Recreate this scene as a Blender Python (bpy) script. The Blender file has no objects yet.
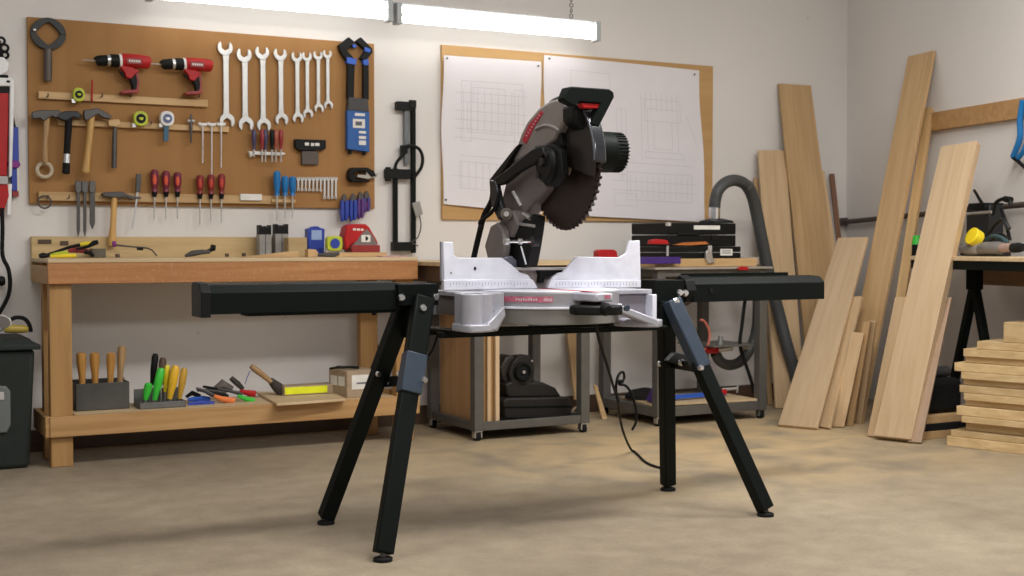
import bpy, bmesh, math, random
from mathutils import Vector, Matrix
random.seed(7)
scene = bpy.context.scene
COL = scene.collection
# ------------------------------------------------------------------ camera
F = 1296.0
YAW = math.radians(28.1)
PITCH = math.atan(43 / F)
CAM = Vector((0, 0, 0.97))
FW = Vector((math.sin(YAW) * math.cos(PITCH), math.cos(YAW) * math.cos(PITCH), -math.sin(PITCH)))
RT = Vector((math.cos(YAW), -math.sin(YAW), 0))
UP = RT.cross(FW)

def ray(px, py):
    return FW + RT * ((px - 512) / F) + UP * ((288 - py) / F)
def onY(px, py, Y):
    d = ray(px, py); return CAM + d * (Y / d.y)
def onX(px, py, X):
    d = ray(px, py); return CAM + d * (X / d.x)
def onZ(px, py, Z):
    d = ray(px, py); return CAM + d * ((Z - CAM.z) / d.z)
def floor_pt(px, py): return onZ(px, py, 0.0)
WY = 6.42                                   # back wall
CORNER = Vector((5.89, 6.42, 0))
RDIR = Vector((0.2024, 0.9793, 0))          # right wall, running away from the camera
RNOR = Vector((-0.9793, 0.2024, 0))         # into the room
def onR(px, py, off=0.0):
    d = ray(px, py); p0 = CORNER + RNOR * off
    t = (p0 - CAM).dot(RNOR) / d.dot(RNOR)
    return CAM + d * t
def R(px0, py0, px1, py1, Y):
    a = onY(px0, (py0 + py1) / 2, Y).x; b = onY(px1, (py0 + py1) / 2, Y).x
    m = (px0 + px1) / 2
    return a, b, onY(m, py1, Y).z, onY(m, py0, Y).z     # x0 x1 z0 z1
def mpp(p): return (Vector(p) - CAM).dot(FW) / F        # metres per pixel at a point

# ------------------------------------------------------------------ materials
MATS = {}
def mat(name, col, rough=0.5, metal=0.0, var=0.08, scale=20, bump=0.0, emit=None, spec=None, trans=0, coat=0):
    if name in MATS: return MATS[name]
    m = bpy.data.materials.new(name); m.use_nodes = True
    nt = m.node_tree; b = nt.nodes['Principled BSDF']
    b.inputs['Base Color'].default_value = (*col, 1)
    b.inputs['Roughness'].default_value = rough
    b.inputs['Metallic'].default_value = metal
    if coat: b.inputs['Coat Weight'].default_value = coat
    if spec is not None: b.inputs['Specular IOR Level'].default_value = spec
    if trans: b.inputs['Transmission Weight'].default_value = trans
    if emit:
        b.inputs['Emission Color'].default_value = (*emit[0], 1)
        b.inputs['Emission Strength'].default_value = emit[1]
    if var > 0 or bump > 0:
        tc = nt.nodes.new('ShaderNodeTexCoord'); n = nt.nodes.new('ShaderNodeTexNoise')
        n.inputs['Scale'].default_value = scale; n.inputs['Detail'].default_value = 5
        nt.links.new(tc.outputs['Object'], n.inputs['Vector'])
        if var > 0:
            r = nt.nodes.new('ShaderNodeValToRGB')
            r.color_ramp.elements[0].position = 0.3; r.color_ramp.elements[1].position = 0.7
            r.color_ramp.elements[0].color = (*[c * (1 - var) for c in col], 1)
            r.color_ramp.elements[1].color = (*[min(1, c * (1 + var)) for c in col], 1)
            nt.links.new(n.outputs['Fac'], r.inputs['Fac']); nt.links.new(r.outputs['Color'], b.inputs['Base Color'])
        if bump > 0:
            bp = nt.nodes.new('ShaderNodeBump'); bp.inputs['Strength'].default_value = bump; bp.inputs['Distance'].default_value = 0.01
            nt.links.new(n.outputs['Fac'], bp.inputs['Height']); nt.links.new(bp.outputs['Normal'], b.inputs['Normal'])
    MATS[name] = m
    return m

def wood(name, c1, c2, axis='Z', rough=0.6, scale=1.0, knots=0.0, speck=False):
    if name in MATS: return MATS[name]
    m = bpy.data.materials.new(name); m.use_nodes = True
    nt = m.node_tree; N = nt.nodes; L = nt.links; b = N['Principled BSDF']
    tc = N.new('ShaderNodeTexCoord'); mp = N.new('ShaderNodeMapping')
    s = {'X': (1.2, 22, 22), 'Y': (22, 1.2, 22), 'Z': (22, 22, 1.2)}[axis]
    mp.inputs['Scale'].default_value = tuple(v * scale for v in s)
    L.new(tc.outputs['Object'], mp.inputs['Vector'])
    oi = N.new('ShaderNodeObjectInfo')
    va = N.new('ShaderNodeVectorMath'); va.operation = 'ADD'
    cx = N.new('ShaderNodeCombineXYZ')
    ml = N.new('ShaderNodeMath'); ml.operation = 'MULTIPLY'; ml.inputs[1].default_value = 37
    L.new(oi.outputs['Random'], ml.inputs[0])
    for k in 'XYZ': L.new(ml.outputs[0], cx.inputs[k])
    L.new(mp.outputs[0], va.inputs[0]); L.new(cx.outputs[0], va.inputs[1])
    n = N.new('ShaderNodeTexNoise'); n.inputs['Scale'].default_value = 1.6; n.inputs['Detail'].default_value = 6; n.inputs['Distortion'].default_value = 0.6
    L.new(va.outputs[0], n.inputs['Vector'])
    r = N.new('ShaderNodeValToRGB'); r.color_ramp.elements[0].position = 0.32; r.color_ramp.elements[1].position = 0.68
    r.color_ramp.elements[0].color = (*c1, 1); r.color_ramp.elements[1].color = (*c2, 1)
    L.new(n.outputs['Fac'], r.inputs['Fac'])
    # board-to-board tone
    hs = N.new('ShaderNodeHueSaturation')
    mr = N.new('ShaderNodeMapRange'); mr.inputs['To Min'].default_value = 0.88; mr.inputs['To Max'].default_value = 1.1
    L.new(oi.outputs['Random'], mr.inputs['Value']); L.new(mr.outputs[0], hs.inputs['Value'])
    L.new(r.outputs['Color'], hs.inputs['Color'])
    out = hs.outputs['Color']
    if speck:
        n2 = N.new('ShaderNodeTexNoise'); n2.inputs['Scale'].default_value = 60; n2.inputs['Detail'].default_value = 2
        L.new(tc.outputs['Object'], n2.inputs['Vector'])
        r2 = N.new('ShaderNodeValToRGB'); r2.color_ramp.elements[0].position = 0.55; r2.color_ramp.elements[1].position = 0.7
        L.new(n2.outputs['Fac'], r2.inputs['Fac'])
        mx = N.new('ShaderNodeMix'); mx.data_type = 'RGBA'
        m5 = N.new('ShaderNodeMath'); m5.operation = 'MULTIPLY'; m5.inputs[1].default_value = .35; L.new(r2.outputs['Color'], m5.inputs[0]); L.new(m5.outputs[0], mx.inputs['Factor']); L.new(out, mx.inputs['A']); mx.inputs['B'].default_value = (0.50, 0.30, 0.14, 1)
        out = mx.outputs['Result']
    if knots:
        v = N.new('ShaderNodeTexVoronoi'); v.inputs['Scale'].default_value = knots
        mk = N.new('ShaderNodeMapping'); mk.inputs['Scale'].default_value = {'X': (.5, 1.4, 1.4), 'Y': (1.4, .5, 1.4), 'Z': (1.4, 1.4, .5)}[axis]
        L.new(tc.outputs['Object'], mk.inputs['Vector']); L.new(mk.outputs[0], v.inputs['Vector'])
        r3 = N.new('ShaderNodeValToRGB'); r3.color_ramp.elements[0].position = 0.04; r3.color_ramp.elements[1].position = 0.09
        r3.color_ramp.elements[0].color = (0.25, 0.12, 0.05, 1); r3.color_ramp.elements[1].color = (1, 1, 1, 1)
        L.new(v.outputs['Distance'], r3.inputs['Fac'])
        mx = N.new('ShaderNodeMix'); mx.data_type = 'RGBA'; mx.blend_type = 'MULTIPLY'; mx.inputs['Factor'].default_value = 0.8
        L.new(out, mx.inputs['A']); L.new(r3.outputs['Color'], mx.inputs['B']); out = mx.outputs['Result']
    L.new(out, b.inputs['Base Color']); b.inputs['Roughness'].default_value = rough
    bp = N.new('ShaderNodeBump'); bp.inputs['Strength'].default_value = 0.08; bp.inputs['Distance'].default_value = 0.004
    L.new(n.outputs['Fac'], bp.inputs['Height']); L.new(bp.outputs['Normal'], b.inputs['Normal'])
    MATS[name] = m
    return m

M_black = mat('black_plastic', (0.005, 0.0055, 0.0055), 0.5, spec=.2)
M_blackm = mat('black_powder_coat', (0.0025, 0.0045, 0.004), 0.5, 0.0, spec=.14)
M_blacks = mat('black_steel', (0.03, 0.032, 0.035), 0.35, 0.6)
M_bluesteel = mat('blue_grey_coat', (0.03, 0.045, 0.07), 0.42, 0.0, spec=.4)
M_rubber = mat('rubber', (0.01, 0.01, 0.01), 0.8, spec=.2)
M_steel = mat('steel', (0.62, 0.62, 0.62), 0.32, 0.9)
M_chrome = mat('chrome', (0.8, 0.8, 0.82), 0.15, 1.0)
M_wrench = mat('wrench_steel', (0.62, 0.62, 0.61), 0.36, 0.55)
M_dsteel = mat('dark_steel', (0.085, 0.08, 0.078), 0.45, 0.5)
M_blade = mat('blade_steel', (0.028, 0.018, 0.014), 0.45, 0.2, scale=8, spec=.3)
M_alu = mat('cast_aluminium', (0.37, 0.37, 0.42), 0.42, 0.15)
M_aluw = mat('fence_aluminium', (0.70, 0.71, 0.80), 0.4, 0.1)
M_greycast = mat('grey_painted_casting', (0.17, 0.145, 0.138), 0.5, 0.1)
M_greyl = mat('light_grey_plastic', (0.45, 0.43, 0.42), 0.5)
M_cart = mat('grey_cart_steel', (0.115, 0.11, 0.10), 0.5, 0.3)
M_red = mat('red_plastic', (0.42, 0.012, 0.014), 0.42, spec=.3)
M_dred = mat('dark_red_plastic', (0.26, 0.02, 0.02), 0.4)
M_crimson = mat('crimson_sticker', (0.45, 0.01, 0.04), 0.45)
M_pink = mat('pink_red_sticker', (0.50, 0.13, 0.20), 0.5, scale=60, var=.3)
M_blue = mat('blue_plastic', (0.02, 0.10, 0.50), 0.4)
M_navy = mat('navy_plastic', (0.02, 0.05, 0.34), 0.4)
M_sky = mat('bright_blue_plastic', (0.008, 0.15, 0.40), 0.4)
M_violet = mat('violet_plastic', (0.045, 0.015, 0.16), 0.4)
M_purple = mat('purple_plastic', (0.2, 0.01, 0.2), 0.4)
M_yellow = mat('yellow_plastic', (0.80, 0.62, 0.02), 0.4)
M_lime = mat('lime_plastic', (0.46, 0.52, 0.03), 0.4)
M_green = mat('green_plastic', (0.04, 0.50, 0.04), 0.4)
M_orange = mat('orange_plastic', (0.75, 0.2, 0.05), 0.4)
M_white = mat('white_plastic', (0.75, 0.74, 0.72), 0.4)
M_whitem = mat('white_enamel', (0.82, 0.82, 0.82), 0.35)
M_paper = mat('drawing_paper', (0.74, 0.71, 0.74), 0.9, var=0.03, scale=3)
M_ink = mat('faint_pencil', (0.57, 0.55, 0.58), 0.9, var=0)
M_label = mat('paper_label', (0.72, 0.70, 0.66), 0.8)
M_print = mat('dark_print', (0.12, 0.12, 0.14), 0.8, var=0)
M_card = mat('cardboard', (0.36, 0.27, 0.18), 0.85)
M_bin = mat('bin_plastic', (0.018, 0.023, 0.021), 0.55, spec=.25)
M_binp = mat('bin_grey_panel', (0.13, 0.14, 0.145), 0.5)
M_hose = mat('grey_hose_rubber', (0.055, 0.058, 0.06), 0.5)
M_sheet = mat('galvanised_sheet', (0.11, 0.11, 0.105), 0.42, 0.7, scale=6, var=.25)
M_tube = mat('fluorescent_tube', (1, 1, 1), 0.5, var=0, emit=((1.0, 0.985, 0.95), 8.0))
M_fix = mat('fixture_grey_white', (0.42, 0.44, 0.45), 0.45)
M_handle = wood('turned_handle_wood', (0.38, 0.17, 0.035), (0.56, 0.29, 0.07), 'Z', 0.4, 2)
M_hickory = wood('hickory', (0.30, 0.18, 0.08), (0.45, 0.28, 0.13), 'Z', 0.5, 2)
M_hickoryY = wood('golden_hickory', (0.46, 0.25, 0.07), (0.60, 0.36, 0.12), 'Z', 0.45, 2)
M_railw = wood('rail_pine', (0.47, 0.29, 0.12), (0.60, 0.40, 0.20), 'X')
M_pineZ = wood('pine_upright', (0.33, 0.170, 0.052), (0.42, 0.235, 0.085), 'Z', knots=3.0)
M_pineX = wood('pine_long', (0.38, 0.205, 0.075), (0.48, 0.28, 0.115), 'X', knots=2.6)
M_apron = wood('chip_apron', (0.34, 0.135, 0.042), (0.45, 0.205, 0.072), 'X', speck=True)
M_splash = wood('splash_board', (0.42, 0.29, 0.13), (0.52, 0.38, 0.19), 'X')
M_ply = wood('plywood', (0.50, 0.36, 0.20), (0.62, 0.47, 0.29), 'X')
M_boardA = wood('maple_board', (0.56, 0.395, 0.235), (0.64, 0.47, 0.295), 'Z', 0.5, 0.8)
M_boardB = wood('oak_board', (0.46, 0.29, 0.135), (0.56, 0.37, 0.19), 'Z', 0.55)
M_boardC = wood('ash_board', (0.54, 0.37, 0.205), (0.64, 0.455, 0.27), 'Z', 0.55)
M_boardD = wood('walnut_strip', (0.16, 0.075, 0.04), (0.24, 0.12, 0.07), 'Z', 0.55)
M_stackw = wood('stack_pine', (0.47, 0.32, 0.15), (0.63, 0.46, 0.25), 'Y', 0.6, 1.0, knots=6)
M_darkwood = wood('dark_brown_wood', (0.055, 0.03, 0.018), (0.09, 0.05, 0.03), 'X')

# ------------------------------------------------------------------ mesh builder
class MB:
    def __init__(s): s.v = []; s.f = []
    def add(s, vs, fs):
        o = len(s.v); s.v += [Vector(v) for v in vs]; s.f += [[i + o for i in f] for f in fs]; return s
    def box(s, x0, x1, y0, y1, z0, z1):
        vs = [(x, y, z) for x in (x0, x1) for y in (y0, y1) for z in (z0, z1)]
        return s.add(vs, [(0, 1, 3, 2), (4, 6, 7, 5), (0, 4, 5, 1), (2, 3, 7, 6), (0, 2, 6, 4), (1, 5, 7, 3)])
    def hexa(s, a, b):          # two quads
        return s.prism2(a, b)
    def prism2(s, A, B):
        n = len(A); vs = list(A) + list(B)
        fs = [list(range(n)), list(range(2 * n - 1, n - 1, -1))] + [(i, (i + 1) % n, n + (i + 1) % n, n + i) for i in range(n)]
        return s.add(vs, fs)
    def prism(s, A, vec):
        vec = Vector(vec); return s.prism2([Vector(a) for a in A], [Vector(a) + vec for a in A])
    def bar(s, p0, p1, w, h, side=None, w1=None, h1=None):
        p0 = Vector(p0); p1 = Vector(p1); d = (p1 - p0).normalized()
        side = Vector(side) if side is not None else Vector((0, 0, 1)).cross(d)
        if side.length < 1e-4: side = Vector((1, 0, 0))
        side = (side - d * side.dot(d)).normalized(); up = d.cross(side)
        w1 = w if w1 is None else w1; h1 = h if h1 is None else h1
        def q(p, w, h): return [p + side * (a * w / 2) + up * (b * h / 2) for a, b in ((-1, -1), (1, -1), (1, 1), (-1, 1))]
        return s.prism2(q(p0, w, h), q(p1, w1, h1))
    def rod(s, pts, radii, n=12):
        pts = [Vector(p) for p in pts]
        if not hasattr(radii, '__len__'): radii = [radii] * len(pts)
        m = len(pts); tang = []
        for i in range(m):
            a = pts[max(0, i - 1)]; b = pts[min(m - 1, i + 1)]
            t = b - a
            tang.append(t.normalized() if t.length > 1e-9 else (tang[-1] if tang else Vector((0, 0, 1))))
        t0 = tang[0]; ref = Vector((0, 0, 1)) if abs(t0.z) < 0.9 else Vector((1, 0, 0))
        u = (ref - t0 * ref.dot(t0)).normalized(); vs = []
        for i in range(m):
            u = (u - tang[i] * u.dot(tang[i])); u.normalize(); w = tang[i].cross(u)
            for k in range(n):
                a = 2 * math.pi * k / n
                vs.append(pts[i] + (u * math.cos(a) + w * math.sin(a)) * radii[i])
        fs = [list(range(n))[::-1], list(range((m - 1) * n, m * n))]
        for i in range(m - 1):
            for k in range(n):
                fs.append((i * n + k, i * n + (k + 1) % n, (i + 1) * n + (k + 1) % n, (i + 1) * n + k))
        return s.add(vs, fs)
    def ring(s, c, axis, r, tr, n=28, k=8, a0=0, a1=2 * math.pi):
        axis = Vector(axis).normalized(); ref = Vector((0, 0, 1)) if abs(axis.z) < .9 else Vector((1, 0, 0))
        u = (ref - axis * ref.dot(axis)).normalized(); w = axis.cross(u); c = Vector(c)
        full = abs(a1 - a0) > 6.28
        pts = [c + (u * math.cos(a0 + (a1 - a0) * i / n) + w * math.sin(a0 + (a1 - a0) * i / n)) * r for i in range(n + 1)]
        return s.rod(pts, tr, k)
    # pixel-measured helpers (real positions on a real plane)
    def P(s, pp, Y, th):
        return s.prism([onY(x, y, Y) for x, y in pp], (0, th, 0))
    def PX(s, pp, X, th):
        return s.prism([onX(x, y, X) for x, y in pp], (th, 0, 0))
    def B(s, px0, py0, px1, py1, Y, th):
        a, b, c, d = R(px0, py0, px1, py1, Y); return s.box(a, b, Y, Y + th, c, d)
    def rd(s, pp, rp, Y, n=12):
        pts = [onY(x, y, Y) for x, y in pp]; k = mpp(pts[0])
        rr = [r * k for r in rp] if hasattr(rp, '__len__') else [rp * k] * len(pts)
        return s.rod(pts, rr, n)

def catmull(pts, sub=6):
    pts = [Vector(p) for p in pts]; out = []
    for i in range(len(pts) - 1):
        p0 = pts[max(i - 1, 0)]; p1 = pts[i]; p2 = pts[i + 1]; p3 = pts[min(i + 2, len(pts) - 1)]
        for k in range(sub):
            t = k / sub
            out.append(0.5 * ((2 * p1) + (-p0 + p2) * t + (2 * p0 - 5 * p1 + 4 * p2 - p3) * t * t + (-p0 + 3 * p1 - 3 * p2 + p3) * t ** 3))
    out.append(pts[-1]); return out

def wloc(o):
    p = Vector((0, 0, 0))
    while o: p += o.location; o = o.parent
    return p
def obj(name, mb, m, parent=None, bevel=0.0, seg=2, loc=None, label=None):
    base = wloc(parent) if parent else Vector((0, 0, 0))
    own = Vector(loc) - base if loc is not None else Vector((0, 0, 0))
    sh = base + own
    me = bpy.data.meshes.new(name)
    me.from_pydata([tuple(v - sh) for v in mb.v], [], mb.f); me.update()
    bm = bmesh.new(); bm.from_mesh(me); bmesh.ops.recalc_face_normals(bm, faces=bm.faces); bm.to_mesh(me); bm.free()
    me.materials.append(m); me.shade_smooth(); me.set_sharp_from_angle(angle=math.radians(35))
    o = bpy.data.objects.new(name, me); COL.objects.link(o)
    o.location = own
    if parent: o.parent = parent
    if bevel > 0:
        b = o.modifiers.new('Bevel', 'BEVEL'); b.width = bevel; b.segments = seg; b.limit_method = 'ANGLE'; b.angle_limit = math.radians(40); b.harden_normals = False
    if label: o['label'] = label
    return o
def thing(name, label, cat, loc, group=None):
    o = bpy.data.objects.new(name, None); COL.objects.link(o); o.location = Vector(loc)
    o['label'] = label; o['category'] = cat
    if group: o['group'] = group
    o.empty_display_size = 0.05
    return o
def solo(name, mb, m, label, cat, group=None, bevel=0.0):
    c = sum(mb.v, Vector()) / len(mb.v); zmin = min(v.z for v in mb.v)
    o = obj(name, mb, m, None, bevel, loc=(c.x, c.y, zmin))
    o['label'] = label; o['category'] = cat
    if group: o['group'] = group
    return o
def struct(name, mb, m, bevel=0):
    o = obj(name, mb, m, None, bevel); o['kind'] = 'structure'; return o

# ------------------------------------------------------------------ setting
def wall_mat():
    m = bpy.data.materials.new('painted_wall'); m.use_nodes = True; nt = m.node_tree; N = nt.nodes; L = nt.links; b = N['Principled BSDF']
    tc = N.new('ShaderNodeTexCoord'); n = N.new('ShaderNodeTexNoise'); n.inputs['Scale'].default_value = 0.9; n.inputs['Detail'].default_value = 6
    L.new(tc.outputs['Object'], n.inputs['Vector'])
    r = N.new('ShaderNodeValToRGB'); r.color_ramp.elements[0].position = .3; r.color_ramp.elements[1].position = .7
    r.color_ramp.elements[0].color = (0.68, 0.65, 0.625, 1); r.color_ramp.elements[1].color = (0.74, 0.705, 0.675, 1)
    L.new(n.outputs['Fac'], r.inputs['Fac'])
    v = N.new('ShaderNodeTexVoronoi'); v.inputs['Scale'].default_value = 4.5
    L.new(tc.outputs['Object'], v.inputs['Vector'])
    r2 = N.new('ShaderNodeValToRGB'); r2.color_ramp.elements[0].position = .02; r2.color_ramp.elements[1].position = .045
    r2.color_ramp.elements[0].color = (.62, .6, .58, 1); r2.color_ramp.elements[1].color = (1, 1, 1, 1)
    L.new(v.outputs['Distance'], r2.inputs['Fac'])
    mx = N.new('ShaderNodeMix'); mx.data_type = 'RGBA'; mx.blend_type = 'MULTIPLY'; mx.inputs['Factor'].default_value = .6
    L.new(r.outputs['Color'], mx.inputs['A']); L.new(r2.outputs['Color'], mx.inputs['B']); L.new(mx.outputs['Result'], b.inputs['Base Color'])
    n2 = N.new('ShaderNodeTexNoise'); n2.inputs['Scale'].default_value = 30; L.new(tc.outputs['Object'], n2.inputs['Vector'])
    bp = N.new('ShaderNodeBump'); bp.inputs['Strength'].default_value = .06; bp.inputs['Distance'].default_value = .01
    L.new(n2.outputs['Fac'], bp.inputs['Height']); L.new(bp.outputs['Normal'], b.inputs['Normal'])
    b.inputs['Roughness'].default_value = .75
    return m
def floor_mat():
    m = bpy.data.materials.new('concrete_floor'); m.use_nodes = True; nt = m.node_tree; N = nt.nodes; L = nt.links; b = N['Principled BSDF']
    tc = N.new('ShaderNodeTexCoord')
    def noise(sc, d, ds=0):
        n = N.new('ShaderNodeTexNoise'); n.inputs['Scale'].default_value = sc; n.inputs['Detail'].default_value = d; n.inputs['Distortion'].default_value = ds
        L.new(tc.outputs['Object'], n.inputs['Vector']); return n
    a = noise(1.1, 8, .4); c = noise(9, 8); e = noise(60, 3)
    r = N.new('ShaderNodeValToRGB'); r.color_ramp.elements[0].position = .3; r.color_ramp.elements[1].position = .72
    r.color_ramp.elements[0].color = (0.235, 0.188, 0.13, 1); r.color_ramp.elements[1].color = (0.34, 0.28, 0.20, 1)
    L.new(a.outputs['Fac'], r.inputs['Fac'])
    r2 = N.new('ShaderNodeValToRGB'); r2.color_ramp.elements[0].position = .3; r2.color_ramp.elements[1].position = .65
    r2.color_ramp.elements[0].color = (.84, .83, .82, 1); r2.color_ramp.elements[1].color = (1.06, 1.06, 1.06, 1)
    L.new(c.outputs['Fac'], r2.inputs['Fac'])
    mx = N.new('ShaderNodeMix'); mx.data_type = 'RGBA'; mx.blend_type = 'MULTIPLY'; mx.inputs['Factor'].default_value = 1
    L.new(r.outputs['Color'], mx.inputs['A']); L.new(r2.outputs['Color'], mx.inputs['B'])
    r3 = N.new('ShaderNodeValToRGB'); r3.color_ramp.elements[0].position = .35; r3.color_ramp.elements[1].position = .6
    r3.color_ramp.elements[0].color = (.9, .9, .9, 1); r3.color_ramp.elements[1].color = (1, 1, 1, 1)
    L.new(e.outputs['Fac'], r3.inputs['Fac'])
    mx2 = N.new('ShaderNodeMix'); mx2.data_type = 'RGBA'; mx2.blend_type = 'MULTIPLY'; mx2.inputs['Factor'].default_value = 1
    L.new(mx.outputs['Result'], mx2.inputs['A']); L.new(r3.outputs['Color'], mx2.inputs['B'])
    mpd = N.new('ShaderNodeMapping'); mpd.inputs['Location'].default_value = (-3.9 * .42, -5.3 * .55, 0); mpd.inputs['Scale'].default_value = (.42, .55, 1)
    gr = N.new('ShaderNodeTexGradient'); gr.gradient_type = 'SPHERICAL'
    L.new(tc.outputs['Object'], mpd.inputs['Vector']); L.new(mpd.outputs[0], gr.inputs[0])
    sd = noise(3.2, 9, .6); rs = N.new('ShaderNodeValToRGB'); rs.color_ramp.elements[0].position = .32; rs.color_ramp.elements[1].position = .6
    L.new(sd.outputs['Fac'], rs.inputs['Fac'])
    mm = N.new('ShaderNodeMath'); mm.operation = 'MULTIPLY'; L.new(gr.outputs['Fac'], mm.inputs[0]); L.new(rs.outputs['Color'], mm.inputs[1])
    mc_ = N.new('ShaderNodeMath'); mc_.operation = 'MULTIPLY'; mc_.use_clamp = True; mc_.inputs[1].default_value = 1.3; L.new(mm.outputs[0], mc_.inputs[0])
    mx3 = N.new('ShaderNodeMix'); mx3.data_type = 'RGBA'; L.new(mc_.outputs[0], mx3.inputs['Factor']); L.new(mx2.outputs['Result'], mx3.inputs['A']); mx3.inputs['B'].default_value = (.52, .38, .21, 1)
    L.new(mx3.outputs['Result'], b.inputs['Base Color'])
    b.inputs['Roughness'].default_value = .62
    bp = N.new('ShaderNodeBump'); bp.inputs['Strength'].default_value = .1; bp.inputs['Distance'].default_value = .01
    L.new(c.outputs['Fac'], bp.inputs['Height']); L.new(bp.outputs['Normal'], b.inputs['Normal'])
    return m
MW = wall_mat(); MF = floor_mat()
struct('floor', MB().box(-3, 7.2, -2.5, WY + .12, -0.1, 0), MF)
struct('wall_back', MB().box(-3, CORNER.x + .12, WY, WY + .12, 0, 3.1), MW)
e = CORNER - RDIR * 8.5
struct('wall_right', MB().prism([CORNER + Vector((0, 0, 0)), e, e - RNOR * .12, CORNER - RNOR * .12], (0, 0, 3.1)), MW)
struct('baseboard_back', MB().box(-3, CORNER.x - .02, WY - .018, WY - .0005, 0.0, .10), mat('baseboard_brown', (0.085, 0.05, 0.032), .5), .003)

# ------------------------------------------------------------------ fluorescent fixtures
def fixture(pl, pr, ytl, ytr, label, ends):
    Y = 6.24
    a = onY(pl, ytl, Y); b = onY(pr, ytr, Y); z = (a.z + b.z) / 2
    t = thing('ceiling_light', label, 'light fixture', ((a.x + b.x) / 2, Y, z), 'fluorescent strip lights hung above the pegboard')
    x0, x1 = a.x, b.x
    # tilted channel: profile in YZ (faces forward and down)
    def prof(pp, x): return [Vector((x, Y + y, z + zz)) for y, zz in pp]
    pp = [(0.010, 0.060), (0.05, 0.060), (0.05, 0.0), (0.026, -0.012), (0.016, -0.012), (0.011, 0.0)]
    mb = MB(); mb.prism2(prof(pp, x0), prof(pp, x1)); obj('housing', mb, M_fix, t, .002)
    for cy, cz in ((-0.010, 0.024), (-0.002, -0.026)):
        mb = MB(); mb.rod([(x0 + .03, Y + cy, z + cz), (x1 - .03, Y + cy, z + cz)], .0165, 16); obj('tube', mb, M_tube, t)
    for x in (x0, x1 - .03):
        mb = MB(); mb.box(x, x + .03, Y - .035, Y + .03, z - .055, z + .055); obj('end_cap', mb, mat('fixture_grey', (.42, .45, .46), .4), t, .004)
    for x in ends:
        mb = MB()
        zz = z + .07
        for i in range(24):
            c = Vector((x, Y + .03, zz + .012 + i * .03)); mb.ring(c, (1, 0, 0) if i % 2 else (0, 1, 0), .011, .0028, 10, 5)
        obj('hanging_chain', mb, M_dsteel, t)
xx = onY(574, 10, 6.24).x
fixture(146, 391, -8.5, 9.5, 'left fluorescent strip light with two lit tubes, cut off by the top edge', [onY(170, 0, 6.24).x, onY(370, 10, 6.24).x])
fixture(394.5, 598, 14, 32, 'right fluorescent strip light with two lit tubes hanging on a chain', [xx])

# ------------------------------------------------------------------ pegboard and tool rails
PB = WY - .022
x0, x1 = onY(28, 100, PB).x, onY(374.5, 130, PB).x
zt = onY(28, 15.5, PB).z; zb = onY(200, 206.3, PB).z
ztr = onY(370, 44.5, PB).z
pbm = MB(); pbm.box(x0, x1, PB, WY - .001, zb, (zt + ztr) / 2)
hb = wood('hardboard', (0.335, 0.158, 0.042), (0.385, 0.19, 0.055), 'Z', .7, .25)
solo('tool_board', pbm, hb, 'large brown hardboard panel on the wall holding the hand tools', 'tool board', bevel=.002)
RY = PB - .022
def rail(px0, py0t, py0b, px1, lab, hooks, py1=None):
    z1 = onY(px0, py0t, RY).z; z0 = onY(px0, py0b, RY).z
    a = onY(px0, py0t, RY).x; b = onY(px1, py0t, RY).x
    t = thing('tool_rail', lab, 'wooden rail', ((a + b) / 2, RY + .01, z0), 'wooden tool rails on the brown board')
    obj('strip', MB().box(a, b, RY, PB - .001, z0, z1), M_railw, t, .002)
    for h in hooks:
        p = onY(h, (py0t + py0b) / 2 + 2, RY); obj('hook', MB().rod([(p.x, RY + .002, p.z), (p.x, RY - .03, p.z - .002), (p.x, RY - .036, p.z + .012)], .003, 8), M_dsteel, t)
    return t
rail(38.5, 91, 98.5, 208, 'top wooden rail, short, under the two red drills', [47, 101, 130, 198])
rail(58, 119, 125, 229, 'middle wooden rail behind the hammers and tape measures', [150])
rail(38.5, 191.5, 200.5, 290, 'bottom wooden rail along the lower edge carrying files and screwdrivers', [47, 68])

TG = RY - .012      # hanging tool depth
# open ended wrenches
def jaw_pts(cx, cz, r, up, gap=0.95, depth=1.25):
    pts = []; n = 18; a0 = math.radians(52)
    base = math.pi / 2 if up else -math.pi / 2
    for i in range(n + 1):
        a = base + a0 * .75 + (2 * math.pi - 2 * a0 * .75) * i / n
        pts.append((cx + math.cos(a) * r, cz + math.sin(a) * r))
    s = 1 if up else -1
    w = r * .5
    ins = [(cx + w * s, cz + s * r * .55), (cx + w * .95 * s, cz - s * r * .05), (cx, cz - s * r * .38), (cx - w * .95 * s, cz - s * r * .05), (cx - w * s, cz + s * r * .55)]
    return pts + ins
wr = [(226, 41.5, 127, 15.5, 'longest'), (245, 48.5, 130.5, 15.5, 'second from the left and longest but one'), (263, 46.5, 131, 14.5, 'third from the left, beside the second'),
      (281, 48.5, 125, 13.5, 'fourth from the left, last of the large ones'), (297.5, 52, 123, 11.5, 'fifth from the left, first of the four small ones'), (307.5, 52, 118, 10.5, 'sixth from the left, a small one'),
      (318.5, 51, 112.5, 10, 'seventh from the left, a small thin one'), (328, 50, 109, 9.5, 'shortest')]
wl = ['longest open-ended steel wrench at the left end of the hanging row', 'second open-ended steel wrench from the left in the hanging row', 'third open-ended steel wrench from the left, its foot lowest in the row',
      'fourth open-ended steel wrench from the left, last of the large ones', 'fifth open-ended steel wrench from the left, first of the four small ones',
      'sixth open-ended steel wrench from the left, slim', 'seventh open-ended steel wrench from the left, second shortest', 'shortest open-ended steel wrench at the right end of the row']
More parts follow.
